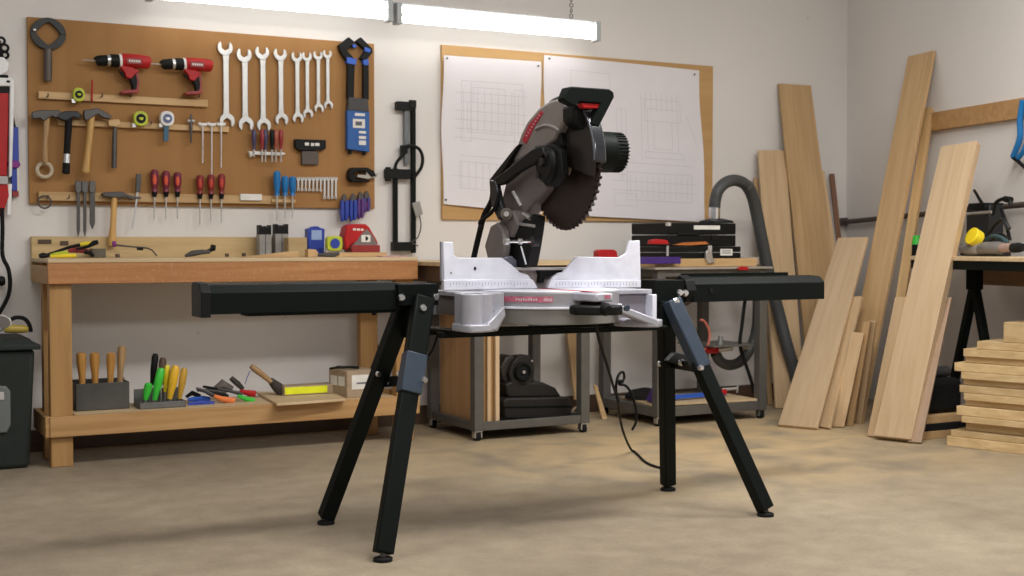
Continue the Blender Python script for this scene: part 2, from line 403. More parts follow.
for (px, t0, t1, w, _), lb in zip(wr, wl):
    a = onY(px, t0, PB - .02); b = onY(px, t1, PB - .02); k = mpp(a); r = w * k / 2
    L_ = a.z - b.z; cx = a.x; ztop = a.z - r * .8; zbot = b.z + r * .8
    mb = MB(); Y = PB - .02
    mb.prism([(x, Y, z) for x, z in jaw_pts(cx - r * .1, ztop, r, True)], (0, .012, 0))
    mb.prism([(x, Y, z) for x, z in jaw_pts(cx + r * .1, zbot, r, False)], (0, .012, 0))
    hw = r * .36
    mb.prism([(cx - hw * 1.2, Y + .002, ztop - r * .75), (cx + hw * 1.2, Y + .002, ztop - r * .75), (cx + hw, Y + .002, ztop - r * 1.8), (cx + hw, Y + .002, zbot + r * 1.8), (cx + hw * 1.2, Y + .002, zbot + r * .75), (cx - hw * 1.2, Y + .002, zbot + r * .75), (cx - hw, Y + .002, zbot + r * 1.8), (cx - hw, Y + .002, ztop - r * 1.8)], (0, .009, 0))
    solo('wrench', mb, M_wrench, lb, 'wrench', 'open-ended wrenches hanging on the board', bevel=.002)

# ring strap tool top left
t = thing('pipe_wrench', 'dark grey ring-headed tool with a tube handle at the board top left', 'wrench', onY(48, 82, PB - .03))
c = onY(48.5, 33.5, PB - .025); k = mpp(c)
mb = MB(); n = 24; A = []
for i in range(n + 1):
    a = math.pi * 2 * i / n; A.append((c.x + math.cos(a) * 17 * k, c.y, c.z + math.sin(a) * 16 * k))
oct_ = []
for i in range(n + 1):
    a = -math.pi * 2 * i / n; rr = 11.5 * k * (1 - .2 * abs(math.sin(2 * a))); oct_.append((c.x + math.cos(a) * rr, c.y, c.z + math.sin(a) * rr))
mb.prism(A[:1] + A[1:] + oct_, (0, .022, 0)); obj('ring', mb, mat('strap_grey', (.032, .033, .032), .6, var=.2), t, .002)
obj('handle', MB().rd([(48, 49), (48, 60), (47.8, 81)], [3.6, 4.0, 3.9], PB - .027), mat('grey_tube', (.10, .08, .072), .5, .3), t)
obj('bolt', MB().rd([(33, 30), (36, 30)], 1.6, PB - .03), M_steel, t)

# drills
def drill(dx, dy, lab, s=1.0):
    def q(x, y): return (dx + x * s, dy + y * s)
    Y = PB - .05
    t = thing('cordless_drill', lab, 'drill', onY(*q(40, 38), Y), 'red cordless drills on the top rail')
    mb = MB(); mb.rd([q(22, 7.5), q(24, 7.5), q(40, 8.5), q(49, 9.5), q(51, 10)], [6 * s, 7 * s, 7 * s, 6.5 * s, 5.2 * s], Y, 16); obj('motor_housing', mb, M_red, t)
    mb = MB(); mb.P([q(20, 12), q(34, 14), q(41, 18), q(38, 20), q(32, 26), q(27, 24), q(26, 20)], Y - .02, .04); obj('grip_collar', mb, M_red, t, .004)
    mb = MB(); mb.P([q(29, 22), q(38, 17), q(39.5, 27), q(38.5, 37), q(34, 38.5), q(33, 31)], Y - .018, .036); obj('grip', mb, M_black, t, .005)
    mb = MB(); mb.P([q(37, 20), q(39, 20), q(40.5, 30), q(39, 37), q(37.5, 36), q(38.5, 29)], Y - .021, .042); obj('grip_stripe', mb, M_dred, t)
    mb = MB(); mb.P([q(22, 38.5), q(26, 36.5), q(36, 36.5), q(40, 34), q(40.5, 40), q(23, 40.5)], Y - .03, .055); obj('battery_pack', mb, M_dred, t, .003)
    mb = MB(); mb.rd([q(-3, 9), q(-1, 8), q(8, 7.5)], [4.6 * s, 5.4 * s, 5.6 * s], Y, 14); obj('chuck', mb, M_black, t)
    mb = MB(); mb.rd([q(8, 7.5), q(11, 7.5)], 6 * s, Y, 16); obj('chuck_ring', mb, M_steel, t)
    mb = MB(); mb.rd([q(11, 7.5), q(19, 8), q(20, 8)], [6.4 * s, 6.6 * s, 6 * s], Y, 16); obj('gear_collar', mb, M_black, t)
    mb = MB(); mb.rd([q(19.8, 8), q(22.3, 8)], 7.1 * s, Y, 16); obj('collar_band', mb, M_white, t)
    mb = MB(); mb.rd([q(-17, 7), q(-3, 8)], [.5 * s, .9 * s], Y, 8); obj('drill_bit', mb, M_steel, t)
    mb = MB(); mb.P([q(20, 18), q(24, 19), q(27, 25), q(23, 22)], Y - .01, .02); obj('trigger', mb, M_black, t, .002)
    mb = MB(); p = onY(*q(33, 8), Y); mb.B(*q(28, 5), *q(43, 11), Y - 7.6 * s * mpp(p), .004); mb2 = MB()
    obj('side_plate', mb, M_dred, t, .001)
    mb = MB()
    for i in range(5): mb.B(*q(30 + i * 2.4, 6.6 + i * .15), *q(31.6 + i * 2.4, 8.8 + i * .15), Y - 7.6 * s * mpp(p) - .001, .001)
    obj('lettering', mb, M_label, t)
drill(99, 53, 'left red and black cordless drill above the tape measure')
drill(164.5, 57, 'right red and black cordless drill next to the big wrenches', .93)

# tape measures on board
def tape(px, py, w, h, Y, body, face, lab, square=False, extra=None):
    a, b, z0, z1 = R(px - w / 2, py - h / 2, px + w / 2, py + h / 2, Y - .04)
    t = thing('tape_measure', lab, 'tape measure', ((a + b) / 2, Y, z0))
    c = Vector(((a + b) / 2, Y - .04, (z0 + z1) / 2)); rx = (b - a) / 2; rz = (z1 - z0) / 2
    pts = []
    e_ = .45 if square else .8
    for i in range(24):
        an = 2 * math.pi * i / 24; ca, sa = math.cos(an), math.sin(an)
        pts.append((c.x + rx * math.copysign(abs(ca) ** e_, ca), c.y, c.z + rz * math.copysign(abs(sa) ** e_, sa)))
    obj('case', MB().prism(pts, (0, .036, 0)), body, t, .004)
    obj('face', MB().rod([(c.x, c.y - .004, c.z), (c.x, c.y + .001, c.z)], min(rx, rz) * .66, 20), face, t)
    if not square:
        obj('centre_disc', MB().rod([(c.x, c.y - .006, c.z + rz * .05), (c.x, c.y - .003, c.z)], min(rx, rz) * .3, 16), body, t)
    obj('end_hook', MB().box(a - .004, a + .012, Y - .03, Y - .018, z0 - .006, z0 + .012), M_steel, t)
    return t
t = tape(79, 94.5, 12, 14, RY, M_lime, M_black, 'small yellow and black tape measure hanging on the top rail')
tape(141, 118.5, 14.5, 15, RY, M_lime, M_black, 'round yellow tape measure with dark face on the middle rail')
t = tape(167.5, 118.5, 14, 15, RY, M_white, mat('blue_grey_face', (.1, .13, .28), .4), 'white tape measure with blue-grey face on the middle rail')
obj('strap', MB().P([(164, 126), (169, 126), (168.5, 141), (163.5, 141)], RY - .03, .012), mat('teal_strap', (.04, .12, .2), .6), t, .002)
solo('pencil', MB().rd([(92.2, 80), (92, 100), (92, 102.5)], [.9, .9, .2], RY - .01, 6), M_red, 'red carpenter pencil upright against the top rail', 'pencil')

# hammers
def hammer(lab, head, handle, hm, mm, Y=TG - .02, claw=False, grip=None):
    p = handle[-1]
    t = thing('hammer', lab, 'hammer', onY(p[0], p[1], Y), 'hammers hanging on the brown board')
    obj('handle', MB().rd([(x, y) for x, y, r in handle], [r for *_, r in handle], Y, 12), mm, t)
    obj('head', MB().P(head, Y - .018, .036), hm, t, .004)
    if grip: obj('handle_tip', MB().rd([(x, y) for x, y, r in grip], [r for *_, r in grip], Y - .002, 12), M_steel, t)
    return t
hammer('claw hammer with a pale worn wooden handle ending above the silver tape ring', [(32, 112), (40, 110), (60, 110), (62, 114), (56, 118), (52, 116), (44, 121), (40, 118), (34, 119), (32, 116)],
       [(47, 112, 3), (46.5, 126, 3), (45.5, 140, 2.2), (45, 160, 3.2), (45, 163, 2)], M_dsteel, M_hickory)
hammer('hammer with a dark rubber grip and metal tip, second from the left', [(57, 113), (66, 111), (78, 111), (82, 116), (79, 119), (74, 117), (66, 121), (60, 119), (57, 117)],
       [(69, 113, 3.4), (68.5, 126, 3.5), (67, 150, 3.2), (66, 173, 3.8), (66, 174, 2.5)], M_blacks, M_rubber, grip=[(67, 154, 3.5), (66.5, 163, 3.9)])
hammer('claw hammer with a golden wooden handle, third from the left', [(84, 110), (98, 108), (106, 112), (112, 116), (111, 119), (104, 118), (98, 114), (92, 118), (86, 121), (84, 117)],
       [(92, 112, 3.2), (90.5, 128, 3.6), (88, 150, 3.4), (85.5, 172, 4.4), (85.3, 174, 2.8)], M_dsteel, M_hickoryY)
t = thing('mallet', 'narrow mallet with small wooden head and thin dark handle', 'mallet', onY(113.5, 168, TG))
obj('head', MB().P([(108, 120), (119, 119), (121, 123), (117, 127), (109, 126)], TG - .02, .036), M_railw, t, .004)
obj('handle', MB().rd([(115, 126), (114.5, 140), (114, 168)], [2, 2.4, 2.6], TG - .004), M_dsteel, t)
# masking tape ring
c = onY(44.5, 170, TG); solo('tape_roll', MB().ring(c, (0, 1, 0), 7 * mpp(c), 1.9 * mpp(c), 28, 8), mat('masking_tape', (.5, .42, .3), .6), 'small cream ring hanging at the left edge of the board', 'tape roll')
c = onY(44.5, 202, RY - .012); solo('key_ring', MB().ring(c, (.2, 1, 0), 6.2 * mpp(c), .8 * mpp(c), 24, 6), M_dsteel, 'thin dark wire ring hanging from the bottom rail left end', 'wire ring')
# small tool + T-handle keys
t = thing('nail_punch', 'short thin grey punch hanging right of the white tape measure', 'punch', onY(191, 143, TG))
obj('shaft', MB().rd([(191, 114), (191, 122), (191, 143)], [.8, 1.8, .9], TG), M_dsteel, t)
obj('collar', MB().rd([(187.5, 121), (194.5, 121)], 1.5, TG), M_greyl, t)
for i, (px, y1, lb) in enumerate([(202.5, 163, 'left'), (211.5, 177, 'middle and longest'), (221, 168, 'right')]):
    t = thing('hex_key', f'white-handled T-shaped hex key, {lb} of the three', 'hex key', onY(px, y1, TG), 'T-handled hex keys on the middle rail')
    obj('shaft', MB().rd([(px, 124), (px, y1)], [1.1, .9], TG, 8), M_chrome, t)
    obj('crossbar', MB().rd([(px - 4, 122 + .8), (px - 3, 124), (px, 125), (px + 3.5, 124.5), (px + 4, 123)], [1.3, 1.7, 1.9, 1.6, 1.2], TG, 8), M_white, t)

# files
for i, (px, w, y1, lb) in enumerate([(78.5, 3.2, 236, 'narrow steel file, leftmost of the three on the bottom rail'), (85, 3.0, 236, 'narrow steel file in the middle of the three on the bottom rail'), (92.5, 5.2, 229, 'wide flat steel file, rightmost of the three, with a pointed tip')]):
    t = thing('file', lb, 'file', onY(px, y1, TG), 'steel files on the bottom rail')
    obj('blade', MB().P([(px - w / 2, 192), (px + w / 2, 192), (px + w / 2, y1 - 6), (px + .4, y1), (px - .4, y1), (px - w / 2, y1 - 6)], TG - .01, .01), M_dsteel, t, .001)
    obj('tang_loop', MB().P([(px - 3, 181), (px + 3, 181), (px + 3.2, 190), (px + 1.8, 193), (px - 1.8, 193), (px - 3.2, 190)], TG - .014, .018), mat('grey_tang', (.12, .115, .11), .5, .5), t, .003)
# small hammer on bottom rail
hammer('small pin hammer with pale wooden handle hanging over the bench splashback', [(102, 193), (106, 192), (122, 191.5), (132, 196), (133, 200), (126, 197), (119, 198), (108, 197), (103, 196)],
       [(114.5, 195, 2.6), (114, 205, 3), (113, 225, 3), (112, 240, 4), (112, 246, 3.6)], M_dsteel, M_hickoryY, Y=TG - .012)
# dark brush tool
t = thing('bevel_gauge', 'dark-handled marking gauge with a curved steel blade beside the pin hammer', 'gauge', onY(132, 228, TG))
obj('handle', MB().P([(136.5, 174), (141.5, 174), (140.5, 192), (135.8, 192)], TG - .012, .016), M_dsteel, t, .002)
obj('blade', MB().P([(136.5, 192), (138.6, 192), (136, 212), (133, 229), (131.6, 228), (134.5, 211)], TG - .006, .004), M_steel, t)
obj('guard', MB().P([(130, 196), (141, 197), (141, 199), (130, 198)], TG - .012, .014), M_dsteel, t)
# screwdrivers
def screwdriver(px, y0, y1, y2, r, hmat, lab, group, Y=TG, collar=None, tilt=0, stripe=None):
    t = thing('screwdriver', lab, 'screwdriver', onY(px, y2, Y), group)
    h = y1 - y0
    obj('handle', MB().rd([(px - tilt * .5, y0), (px - tilt * .5, y0 + h * .08), (px - tilt * .4, y0 + h * .4), (px - tilt * .2, y0 + h * .75), (px, y0 + h * .85), (px, y1)],
                          [r * .55, r, r * 1.05, r * .85, r * .62, r * .85], Y, 10), hmat, t)
    if stripe: obj('grip_inlay', MB().rd([(px - tilt * .4, y0 + h * .22), (px - tilt * .4, y0 + h * .45), (px - tilt * .2, y0 + h * .66)], [r * .45, r * .6, r * .4], Y - .6 * r * mpp(onY(px, y0, Y)), 8), stripe, t)
    if collar: obj('collar', MB().rd([(px, y1 - .5), (px, y1 + 5)], [r * .8, r * .5], Y, 10), collar, t)
    obj('shaft', MB().rd([(px, y1), (px + tilt * .2, y2)], [.85, .75], Y, 8), M_steel, t)
    return t
for px, lb in [(154.5, 'left'), (166, 'middle'), (177.5, 'right')]:
    screwdriver(px, 169.5 + (px - 154) * .12, 192, 219, 3.9, mat('maroon_grip', (.16, .015, .04), .4), f'purple and orange-red screwdriver, {lb} of its set of three', 'maroon screwdrivers', collar=M_black, stripe=mat('vermilion', (.65, .09, .04), .4))
for px, lb, y2 in [(200, 'left', 225), (211, 'middle', 222), (221.5, 'right', 223)]:
    screwdriver(px, 175 - (px - 200) * .05, 194, y2, 3.7, mat('brown_red_grip', (.2, .02, .02), .4), f'dark red and black screwdriver, {lb} of the trio below the hex keys', 'dark red screwdrivers', collar=M_black, stripe=mat('brick_red', (.5, .05, .03), .4))
# white block on rail
solo('chalk_box', MB().B(240.5, 194, 262, 200.5, RY - .012, .03), M_label, 'small pale block resting on the bottom rail right end', 'block', bevel=.002)
# precision set
t = thing('tool_clip', 'white tool clip strip holding the small dark screwdrivers', 'tool holder', onY(267, 153, PB - .02))
obj('strip', MB().P([(249, 151), (284, 152.5), (286, 154), (280, 155.5), (254, 154.5), (251, 157.5)], PB - .035, .03), M_white, t, .002)
for i, (px, m_) in enumerate([(254, mat('ink_blue_grip', (.05, .04, .1), .4)), (264, M_dred), (271.5, M_black), (280, M_dred)]):
    pass
pset = [(254, 'navy'), (262, 'dark red'), (265.5, 'navy'), (272, 'black'), (276, 'red-brown'), (281, 'dark red')]
pm = {'navy': mat('ink_blue_grip', (.04, .05, .13), .4), 'dark red': M_dred, 'black': M_black, 'red-brown': mat('brick_red2', (.32, .07, .04), .4)}
lbs = ['navy small screwdriver at the left end of the white clip', 'second small screwdriver in the white clip, dark red', 'third small screwdriver in the white clip, navy',
       'fourth small screwdriver in the white clip, black', 'fifth small screwdriver in the white clip, brownish red', 'last small screwdriver at the right end of the white clip, dark red']
for (px, c_), lb in zip(pset, lbs):
    screwdriver(px, 129.5, 149.5, 162 if px != 254 else 157, 2.3, pm[c_], lb, 'small screwdrivers in the white clip', Y=PB - .045)
# black magnetic holder
t = thing('bit_holder', 'black wall-mounted holder with grey block below, centre right of board', 'bit holder', onY(310, 164, PB - .02))
obj('body', MB().P([(295.5, 139), (326, 140), (326, 149), (322, 150), (300, 150.5), (295.5, 147)], PB - .035, .033), M_black, t, .002)
obj('block', MB().B(302, 151, 318.5, 164.5, PB - .025, .023), mat('grey_brown_block', (.09, .07, .06), .6), t, .002)
obj('lettering', MB().B(305, 142.5, 309, 145.5, PB - .037, .002).B(311, 143, 314, 146, PB - .037, .002).B(315, 143, 319.5, 146, PB - .037, .002), M_label, t)
# blue screwdrivers with strip
t = thing('tool_clip', 'thin wooden clip strip holding the three blue-handled chisels', 'tool holder', onY(284, 203, PB - .02))
obj('strip', MB().B(272, 199.5, 296, 202.5, PB - .035, .033), M_railw, t, .001)
for px, y0, y2, lb in [(277, 171, 221, 'left'), (285, 176, 219, 'middle'), (292.5, 176.5, 218, 'right')]:
    screwdriver(px, y0, 195.5, y2, 3.6, M_sky, f'bright blue handled chisel, {lb} of three in the wooden clip', 'bright blue handled tools', Y=PB - .05)
# small combination wrenches row
bl = ['leftmost', 'second', 'third', 'fourth', 'fifth', 'sixth', 'seventh', 'eighth', 'ninth', 'tenth', 'rightmost']
for i in range(11):
    px = 298.5 + i * 3.75; y0 = 177; y1 = 191 + (i > 5) * 0 + i * .1
    if i >= 7: y1 = 199
    mb = MB(); Y = PB - .02 - .004 * (i % 2)
    mb.P([(px - .9, y0 + 3), (px + .9, y0 + 3), (px + .7 - (.5 if i < 7 else 0), y1 - 2), (px - .9, y1 - 2)], Y, .006)
    mb.P([(px - 1.7, y0), (px - .7, y0), (px - .5, y0 + 1.6), (px + .5, y0 + 1.6), (px + .7, y0), (px + 1.7, y0 + .2), (px + 1.6, y0 + 3), (px + .6, y0 + 4), (px - .6, y0 + 4), (px - 1.6, y0 + 3)], Y - .001, .008)
    c = onY(px - .3, y1 - 1.5, Y + .003); mb.ring(c, (0, 1, 0), 1.15 * mpp(c), .55 * mpp(c), 14, 6)
    lb = f'{bl[i]} small combination wrench in the tight silver row' if i in (0, 10) else f'{bl[i]} small combination wrench from the left in the tight silver row'
    solo('combination_wrench', mb, M_wrench, lb, 'wrench', 'small combination wrenches')
# strap clamp package
t = thing('vise_clamp', 'tall black clamp with diamond jaws and a blue labelled body', 'clamp', onY(357, 154, PB - .03))
Y = PB - .035
obj('jaw', MB().P([(339, 45), (349, 37), (355, 42), (347, 50), (354, 58), (349, 64), (341, 52)], Y, .03), M_black, t, .002)
obj('jaw', MB().P([(356, 41), (361, 37), (372, 48), (373, 52), (366, 61), (360, 58), (366, 50)], Y, .03), M_black, t, .002)
obj('hinge', MB().P([(347, 57), (357, 59), (356, 65), (347, 63)], Y - .004, .03).P([(363, 60), (368.5, 59), (369, 65), (364, 65)], Y - .004, .03).P([(365, 47), (371, 49), (370, 53), (365, 51)], Y - .004, .03).P([(353, 44), (357, 45), (356, 48), (353, 47)], Y - .004, .03), M_blue, t, .001)
obj('arm', MB().P([(348, 62), (355, 63), (354, 99), (347.5, 98)], Y, .024), M_black, t, .002)
obj('arm', MB().P([(363.5, 62), (369, 63), (369, 100), (363.5, 100)], Y, .024), M_black, t, .002)
obj('block', MB().P([(349, 97), (368, 99), (369, 112), (348, 110)], Y - .006, .034), mat('charcoal_block', (.05, .045, .045), .6), t, .002)
obj('body', MB().P([(347.5, 110), (369.5, 112), (369.5, 152), (347.5, 149)], Y - .004, .034), mat('blue_card_body', (.008, .09, .33), .4), t, .002)
lbm = MB()
for b_ in [(355, 113.2, 365, 116), (353, 119, 365, 128), (359, 131, 366, 133.5), (359, 136, 366, 139), (359, 140.5, 366, 145)]: lbm.B(*b_, Y - .0065, .002)
obj('label', lbm, M_label, t)
obj('print', MB().B(355.5, 121.5, 362, 125.5, Y - .008, .001), M_print, t)
obj('foot', MB().rd([(350, 150), (350, 154)], 2, Y + .01).rd([(364, 152), (364, 155)], 2, Y + .01), M_rubber, t)
# black clip tool
t = thing('trim_plane', 'black rounded hand plane with pale metal sole at the board right edge', 'hand plane', onY(363, 183, PB - .03))
obj('body', MB().P([(349.5, 171), (352, 167.5), (368, 167.5), (374, 171), (376.5, 176), (372, 177), (367, 171.5), (358, 171), (353.5, 174), (357, 179.5), (370, 180), (370, 182), (352, 182), (349, 178)], PB - .05, .046), M_black, t, .004)
obj('sole', MB().P([(366, 171), (375, 174.5), (378, 173), (377, 177), (367, 179), (357, 177), (358, 174.5), (367, 175)], PB - .042, .03), mat('pale_metal', (.4, .38, .34), .4, .5), t, .001)
# blue pliers
for i, (a, b, top, bot, m_, lb) in enumerate([(340.5, 349, 196, 222, M_navy, 'blue-handled pliers, leftmost of the four under the hand plane'), (349.5, 357.5, 195.5, 221.5, M_navy, 'blue-handled pliers, second from the left under the hand plane'),
                                             (357.5, 364.5, 194, 219.5, mat('plum_grip', (.1, .03, .18), .4), 'plum and blue pliers, third from the left under the hand plane'), (363.5, 370.5, 193, 213, mat('navy_red_grip', (.05, .03, .2), .4), 'short dark blue pliers at the right end, beside a red handle')]):
    t = thing('pliers', lb, 'pliers', onY((a + b) / 2, bot, PB - .03), 'blue pliers clipped to the lower right of the board')
    m = (a + b) / 2
    obj('handle', MB().P([(a + 1, top + 4), (m - .5, top + 5), (m + .2, top + 14), (m - .5, bot - 1), (a + 1.5, bot), (a + .3, bot - 8)], PB - .05, .025), m_, t, .004)
    obj('handle', MB().P([(m + .5, top + 5), (b, top + 4), (b + .5, bot - 8), (m + 2.5, bot - 1), (m + .3, bot - 2), (m + .6, top + 14)], PB - .05, .025), m_, t, .004)
    obj('jaws', MB().P([(m - 2, top + 6), (m - 2.5, top + 1), (m - .5, top - 2), (m + .5, top - 2), (m + 2.5, top + 1), (m + 2, top + 6)], PB - .045, .016), M_dsteel, t, .001)
solo('pliers', MB().P([(366, 202), (368.5, 201), (369, 210), (367, 211)], PB - .045, .02), M_red, 'small red-handled pliers tip beside the short dark blue pair', 'pliers', bevel=.002)

# bar clamp frame on the wall
t = thing('bar_clamp', 'black metal bar clamp hanging on the wall right of the tool board', 'clamp', onY(408, 254, WY - .03))
Y = WY - .04
obj('rail', MB().B(411.8, 101, 416, 253, Y, .02), M_blackm, t, .001)
obj('rail', MB().B(394, 168, 398, 251, Y, .02), M_blackm, t, .001)
obj('slide_bar', MB().B(404.5, 110, 409.3, 164, Y + .006, .016), mat('grey_bar', (.14, .15, .16), .4, .5), t, .001)
obj('top_jaw', MB().B(397.5, 101.5, 412, 110, Y - .01, .04).B(410, 100, 416.5, 108, Y - .014, .02), M_black, t, .002)
obj('jaw', MB().B(387, 169, 411, 178.5, Y - .014, .046).B(387, 167, 391, 181, Y - .018, .03), M_black, t, .002)
obj('handle', MB().rod(catmull([onY(x, y, Y - .01) for x, y in [(395, 168), (397, 162), (403, 154), (405, 147), (412, 146), (419, 149), (422.5, 157), (421.5, 167), (416, 175), (413, 178)]], 4), 1.7 * mpp(onY(410, 160, Y)), 10), M_black, t)
obj('trigger', MB().P([(402, 145), (408, 145), (408, 153), (402, 157)], Y - .012, .03), M_black, t, .002)
obj('bottom_jaw', MB().B(394, 242, 413, 251, Y - .014, .046), M_black, t, .002)
obj('tag', MB().P([(412.5, 203), (420, 201), (423, 214), (416, 217)], Y - .016, .012), mat('grey_tag', (.3, .29, .27), .4, .4), t, .002)
obj('wire', MB().rod(catmull([onY(x, y, Y - .012) for x, y in [(419, 214), (421, 226), (418, 237), (412, 242), (418, 246)]], 5), .0035, 6), M_dsteel, t)

# ------------------------------------------------------------------ left edge tools on the wall
YL = WY - .05
t = thing('spring_clamp', 'black and white clamp head at the upper left edge of the wall', 'clamp', onY(2, 76, YL))
obj('jaw_ring', MB().ring(onY(1, 41, YL), (0, 1, 0), .016, .006).ring(onY(4.5, 48, YL), (0, 1, 0), .016, .006).ring(onY(5, 55, YL), (0, 1, 0), .014, .006).ring(onY(-3, 52, YL), (0, 1, 0), .016, .006), M_black, t)
obj('body', MB().P([(-12, 57), (4, 57), (9, 63), (8, 71), (2, 75), (-12, 75)], YL - .01, .03), M_whitem, t, .004)
obj('pivot', MB().rd([(-6, 76), (8, 76.5)], 1.6, YL - .015), M_black, t)
obj('hanger', MB().box(onY(-4, 60, YL).x, onY(2, 60, YL).x, YL + .02, WY - .001, onY(0, 70, YL).z, onY(0, 40, YL).z), M_dsteel, t)
t = thing('tile_cutter', 'red tool body in a white rounded metal frame at the left edge', 'power tool', onY(0, 190, YL))
fr = MB()
fr.P([(-22, 77), (11, 77.5), (14.5, 81), (14, 110), (12, 176), (9, 178), (9.5, 110), (10, 86), (-18, 86), (-22, 83)], YL - .02, .05)
obj('frame', fr, M_whitem, t, .005)
obj('body', MB().P([(-20, 92), (8.5, 92), (8.5, 120), (7, 176), (-20, 176)], YL - .01, .045), M_red, t, .004)
obj('head', MB().P([(-18, 86), (10, 86), (9.5, 93), (-18, 93)], YL - .012, .045), M_black, t, .002)
obj('clamp_block', MB().B(-18, 176, 8, 184, YL - .02, .05), M_greyl, t, .003)
obj('grip', MB().P([(-8, 184), (8, 184), (9, 196), (5, 208), (3, 216), (-8, 216)], YL - .01, .04), M_red, t, .004)
obj('strut', MB().P([(8, 184), (12, 184), (11, 215), (7, 215)], YL, .02), M_whitem, t, .002)
obj('rivet', MB().rd([(6.7, 81.5), (10, 81.5)], 1.1, YL - .022), M_black, t)
t = thing('hand_clamp', 'blue bar clamp with purple knob hanging beside the white frame', 'clamp', onY(15, 197, WY - .03))
Y = WY - .035
obj('bar', MB().P([(11, 127), (18.5, 127), (19, 162), (17.5, 191), (12, 191), (10, 160)], Y, .025), M_navy, t, .003)
obj('knob', MB().P([(7, 162), (12, 160.5), (19, 161), (21, 164.5), (18, 168), (10, 168)], Y - .015, .045), M_purple, t, .004)
obj('foot', MB().B(12.5, 191, 18.8, 196.5, Y - .003, .03), M_dred, t, .002)
obj('edge_strip', MB().P([(17, 168), (19.5, 168), (18.6, 191), (17.4, 191)], Y - .002, .02), M_label, t)
obj('tip', MB().P([(11, 112), (13, 112), (16, 127), (11.5, 127)], Y, .02), M_black, t, .001)
t = thing('power_cable', 'thick black cord hanging in a curve at the left edge', 'cord', onY(2, 316, WY - .08))
obj('cord', MB().rod(catmull([onY(x, y, WY - .06) for x, y in [(2, 208), (2.5, 230), (2.5, 255), (8, 268), (10, 280), (9, 293), (4, 305), (-4, 318)]], 5), 2.0 * mpp(onY(2, 260, WY)), 10), M_rubber, t)
obj('plug', MB().rd([(-4, 281), (3, 281), (5, 281)], [5, 5, 3.5], WY - .06, 14), M_black, t)

# ------------------------------------------------------------------ bin
bl_ = floor_pt(30, 468)
bx1, by0 = bl_.x, bl_.y
t = thing('trash_bin', 'dark grey plastic bin with lighter front panel at the left edge', 'bin', (bx1 - .2, by0 + .15, 0))
zt_ = onY(34, 349, by0).z
b0 = [(bx1 - .42, by0 + .0), (bx1, by0), (bx1, by0 + .34), (bx1 - .42, by0 + .34)]
b1_ = [(bx1 - .45, by0 - .02), (bx1 + .025, by0 - .02), (bx1 + .025, by0 + .37), (bx1 - .45, by0 + .37)]
obj('body', MB().prism2([(x, y, 0.001) for x, y in b0], [(x, y, zt_) for x, y in b1_]), M_bin, t, .02, 3)
obj('lid', MB().box(bx1 - .48, bx1 + .045, by0 - .045, by0 + .39, zt_, zt_ + .022).prism2([(bx1 - .46, by0 - .03, zt_ + .02), (bx1 + .03, by0 - .03, zt_ + .02), (bx1 + .03, by0 + .37, zt_ + .02), (bx1 - .46, by0 + .37, zt_ + .02)], [(bx1 - .42, by0, zt_ + .05), (bx1, by0, zt_ + .05), (bx1, by0 + .33, zt_ + .05), (bx1 - .42, by0 + .33, zt_ + .05)]), M_bin, t, .005)
pn = obj('front_panel', MB().P([(-30, 386), (6, 386), (10.5, 391), (11, 425), (7, 433), (-30, 434)], by0 - .022, .022), M_binp, t, .006)
obj('latch', MB().P([(-10, 392), (4, 392), (4.5, 400), (-10, 400)], by0 - .026, .006), M_greyl, t, .002)
zl = zt_ + .05
t = thing('angle_grinder', 'white and yellow power tool lying on the bin lid', 'power tool', (bx1 - .15, by0 + .12, zl))
Yg = by0 + .1
obj('body', MB().rd([(4, 329.5), (8, 328.8), (24, 329), (28, 329.5)], [3.2, 4.2, 4, 2.8], Yg, 14), mat('ochre_plastic', (.45, .33, .05), .4), t)
obj('head', MB().rd([(-8, 327), (-2, 325.5), (5, 323), (11, 321.5)], [4, 6.5, 5.8, 4.0], Yg, 14), M_white, t)
obj('disc', MB().rod([onY(2, 322, Yg - .05), onY(2.4, 321, Yg - .045)], .035, 20), M_greyl, t)
obj('cord', MB().rod(catmull([onY(x, y, Yg) for x, y in [(10, 320), (16, 317.5), (24, 318.5), (29, 324), (31, 332)]], 5), .009, 8), M_rubber, t)

# ------------------------------------------------------------------ workbench
BX0, BX1, BF = .866, onY(418, 270, 5.87).x, 5.87
BT, BU = .91, .80
t = thing('workbench', 'pine workbench with thick front apron and a lower shelf', 'workbench', ((BX0 + BX1) / 2, 6.1, 0))
top = obj('bench_top', MB().box(BX0, BX1, BF - .001, WY - .045, BT - .018, BT), M_ply, t, .003)
obj('apron', MB().box(BX0 + .0, BX1, BF, BF + .028, BU, BT - .0185), M_apron, t, .003)
obj('end_apron', MB().box(BX0, BX0 + .025, BF + .03, WY - .05, BU, BT - .031), M_pineX, t, .002)
obj('end_apron', MB().box(BX1 - .025, BX1, BF + .03, WY - .05, BU, BT - .031), M_pineX, t, .002)
sp = obj('splashback', MB().box(onY(31, 245, WY - .03).x, onY(289, 245, WY - .03).x, WY - .044, WY - .002, BU, onY(60, 236.5, WY - .03).z), M_splash, t, .003)
sl = MB()
for b_ in [(38, 239.5, 51.5, 244), (60, 241, 68.5, 245.5)]: sl.B(*b_, WY - .0465, .0035)
obj('slot', sl, M_darkwood, sp)
for x, xr in ((.875, .885), (BX1 - .105, BX1 - .19)):
    obj('leg', MB().box(x, x + .093, BF + .03, BF + .085, 0, BT - .0185), M_pineZ, t, .003)
    obj('leg', MB().box(xr, xr + .093, 6.16, 6.215, 0, BT - .0185), M_pineZ, t, .003)
obj('shelf_beam', MB().box(.868, BX1 - .005, BF + .002, BF + .029, .134, .224), M_pineX, t, .003)
obj('shelf_beam', MB().box(.868, BX1 - .005, 6.216, 6.24, .134, .224), M_pineX, t, .003)
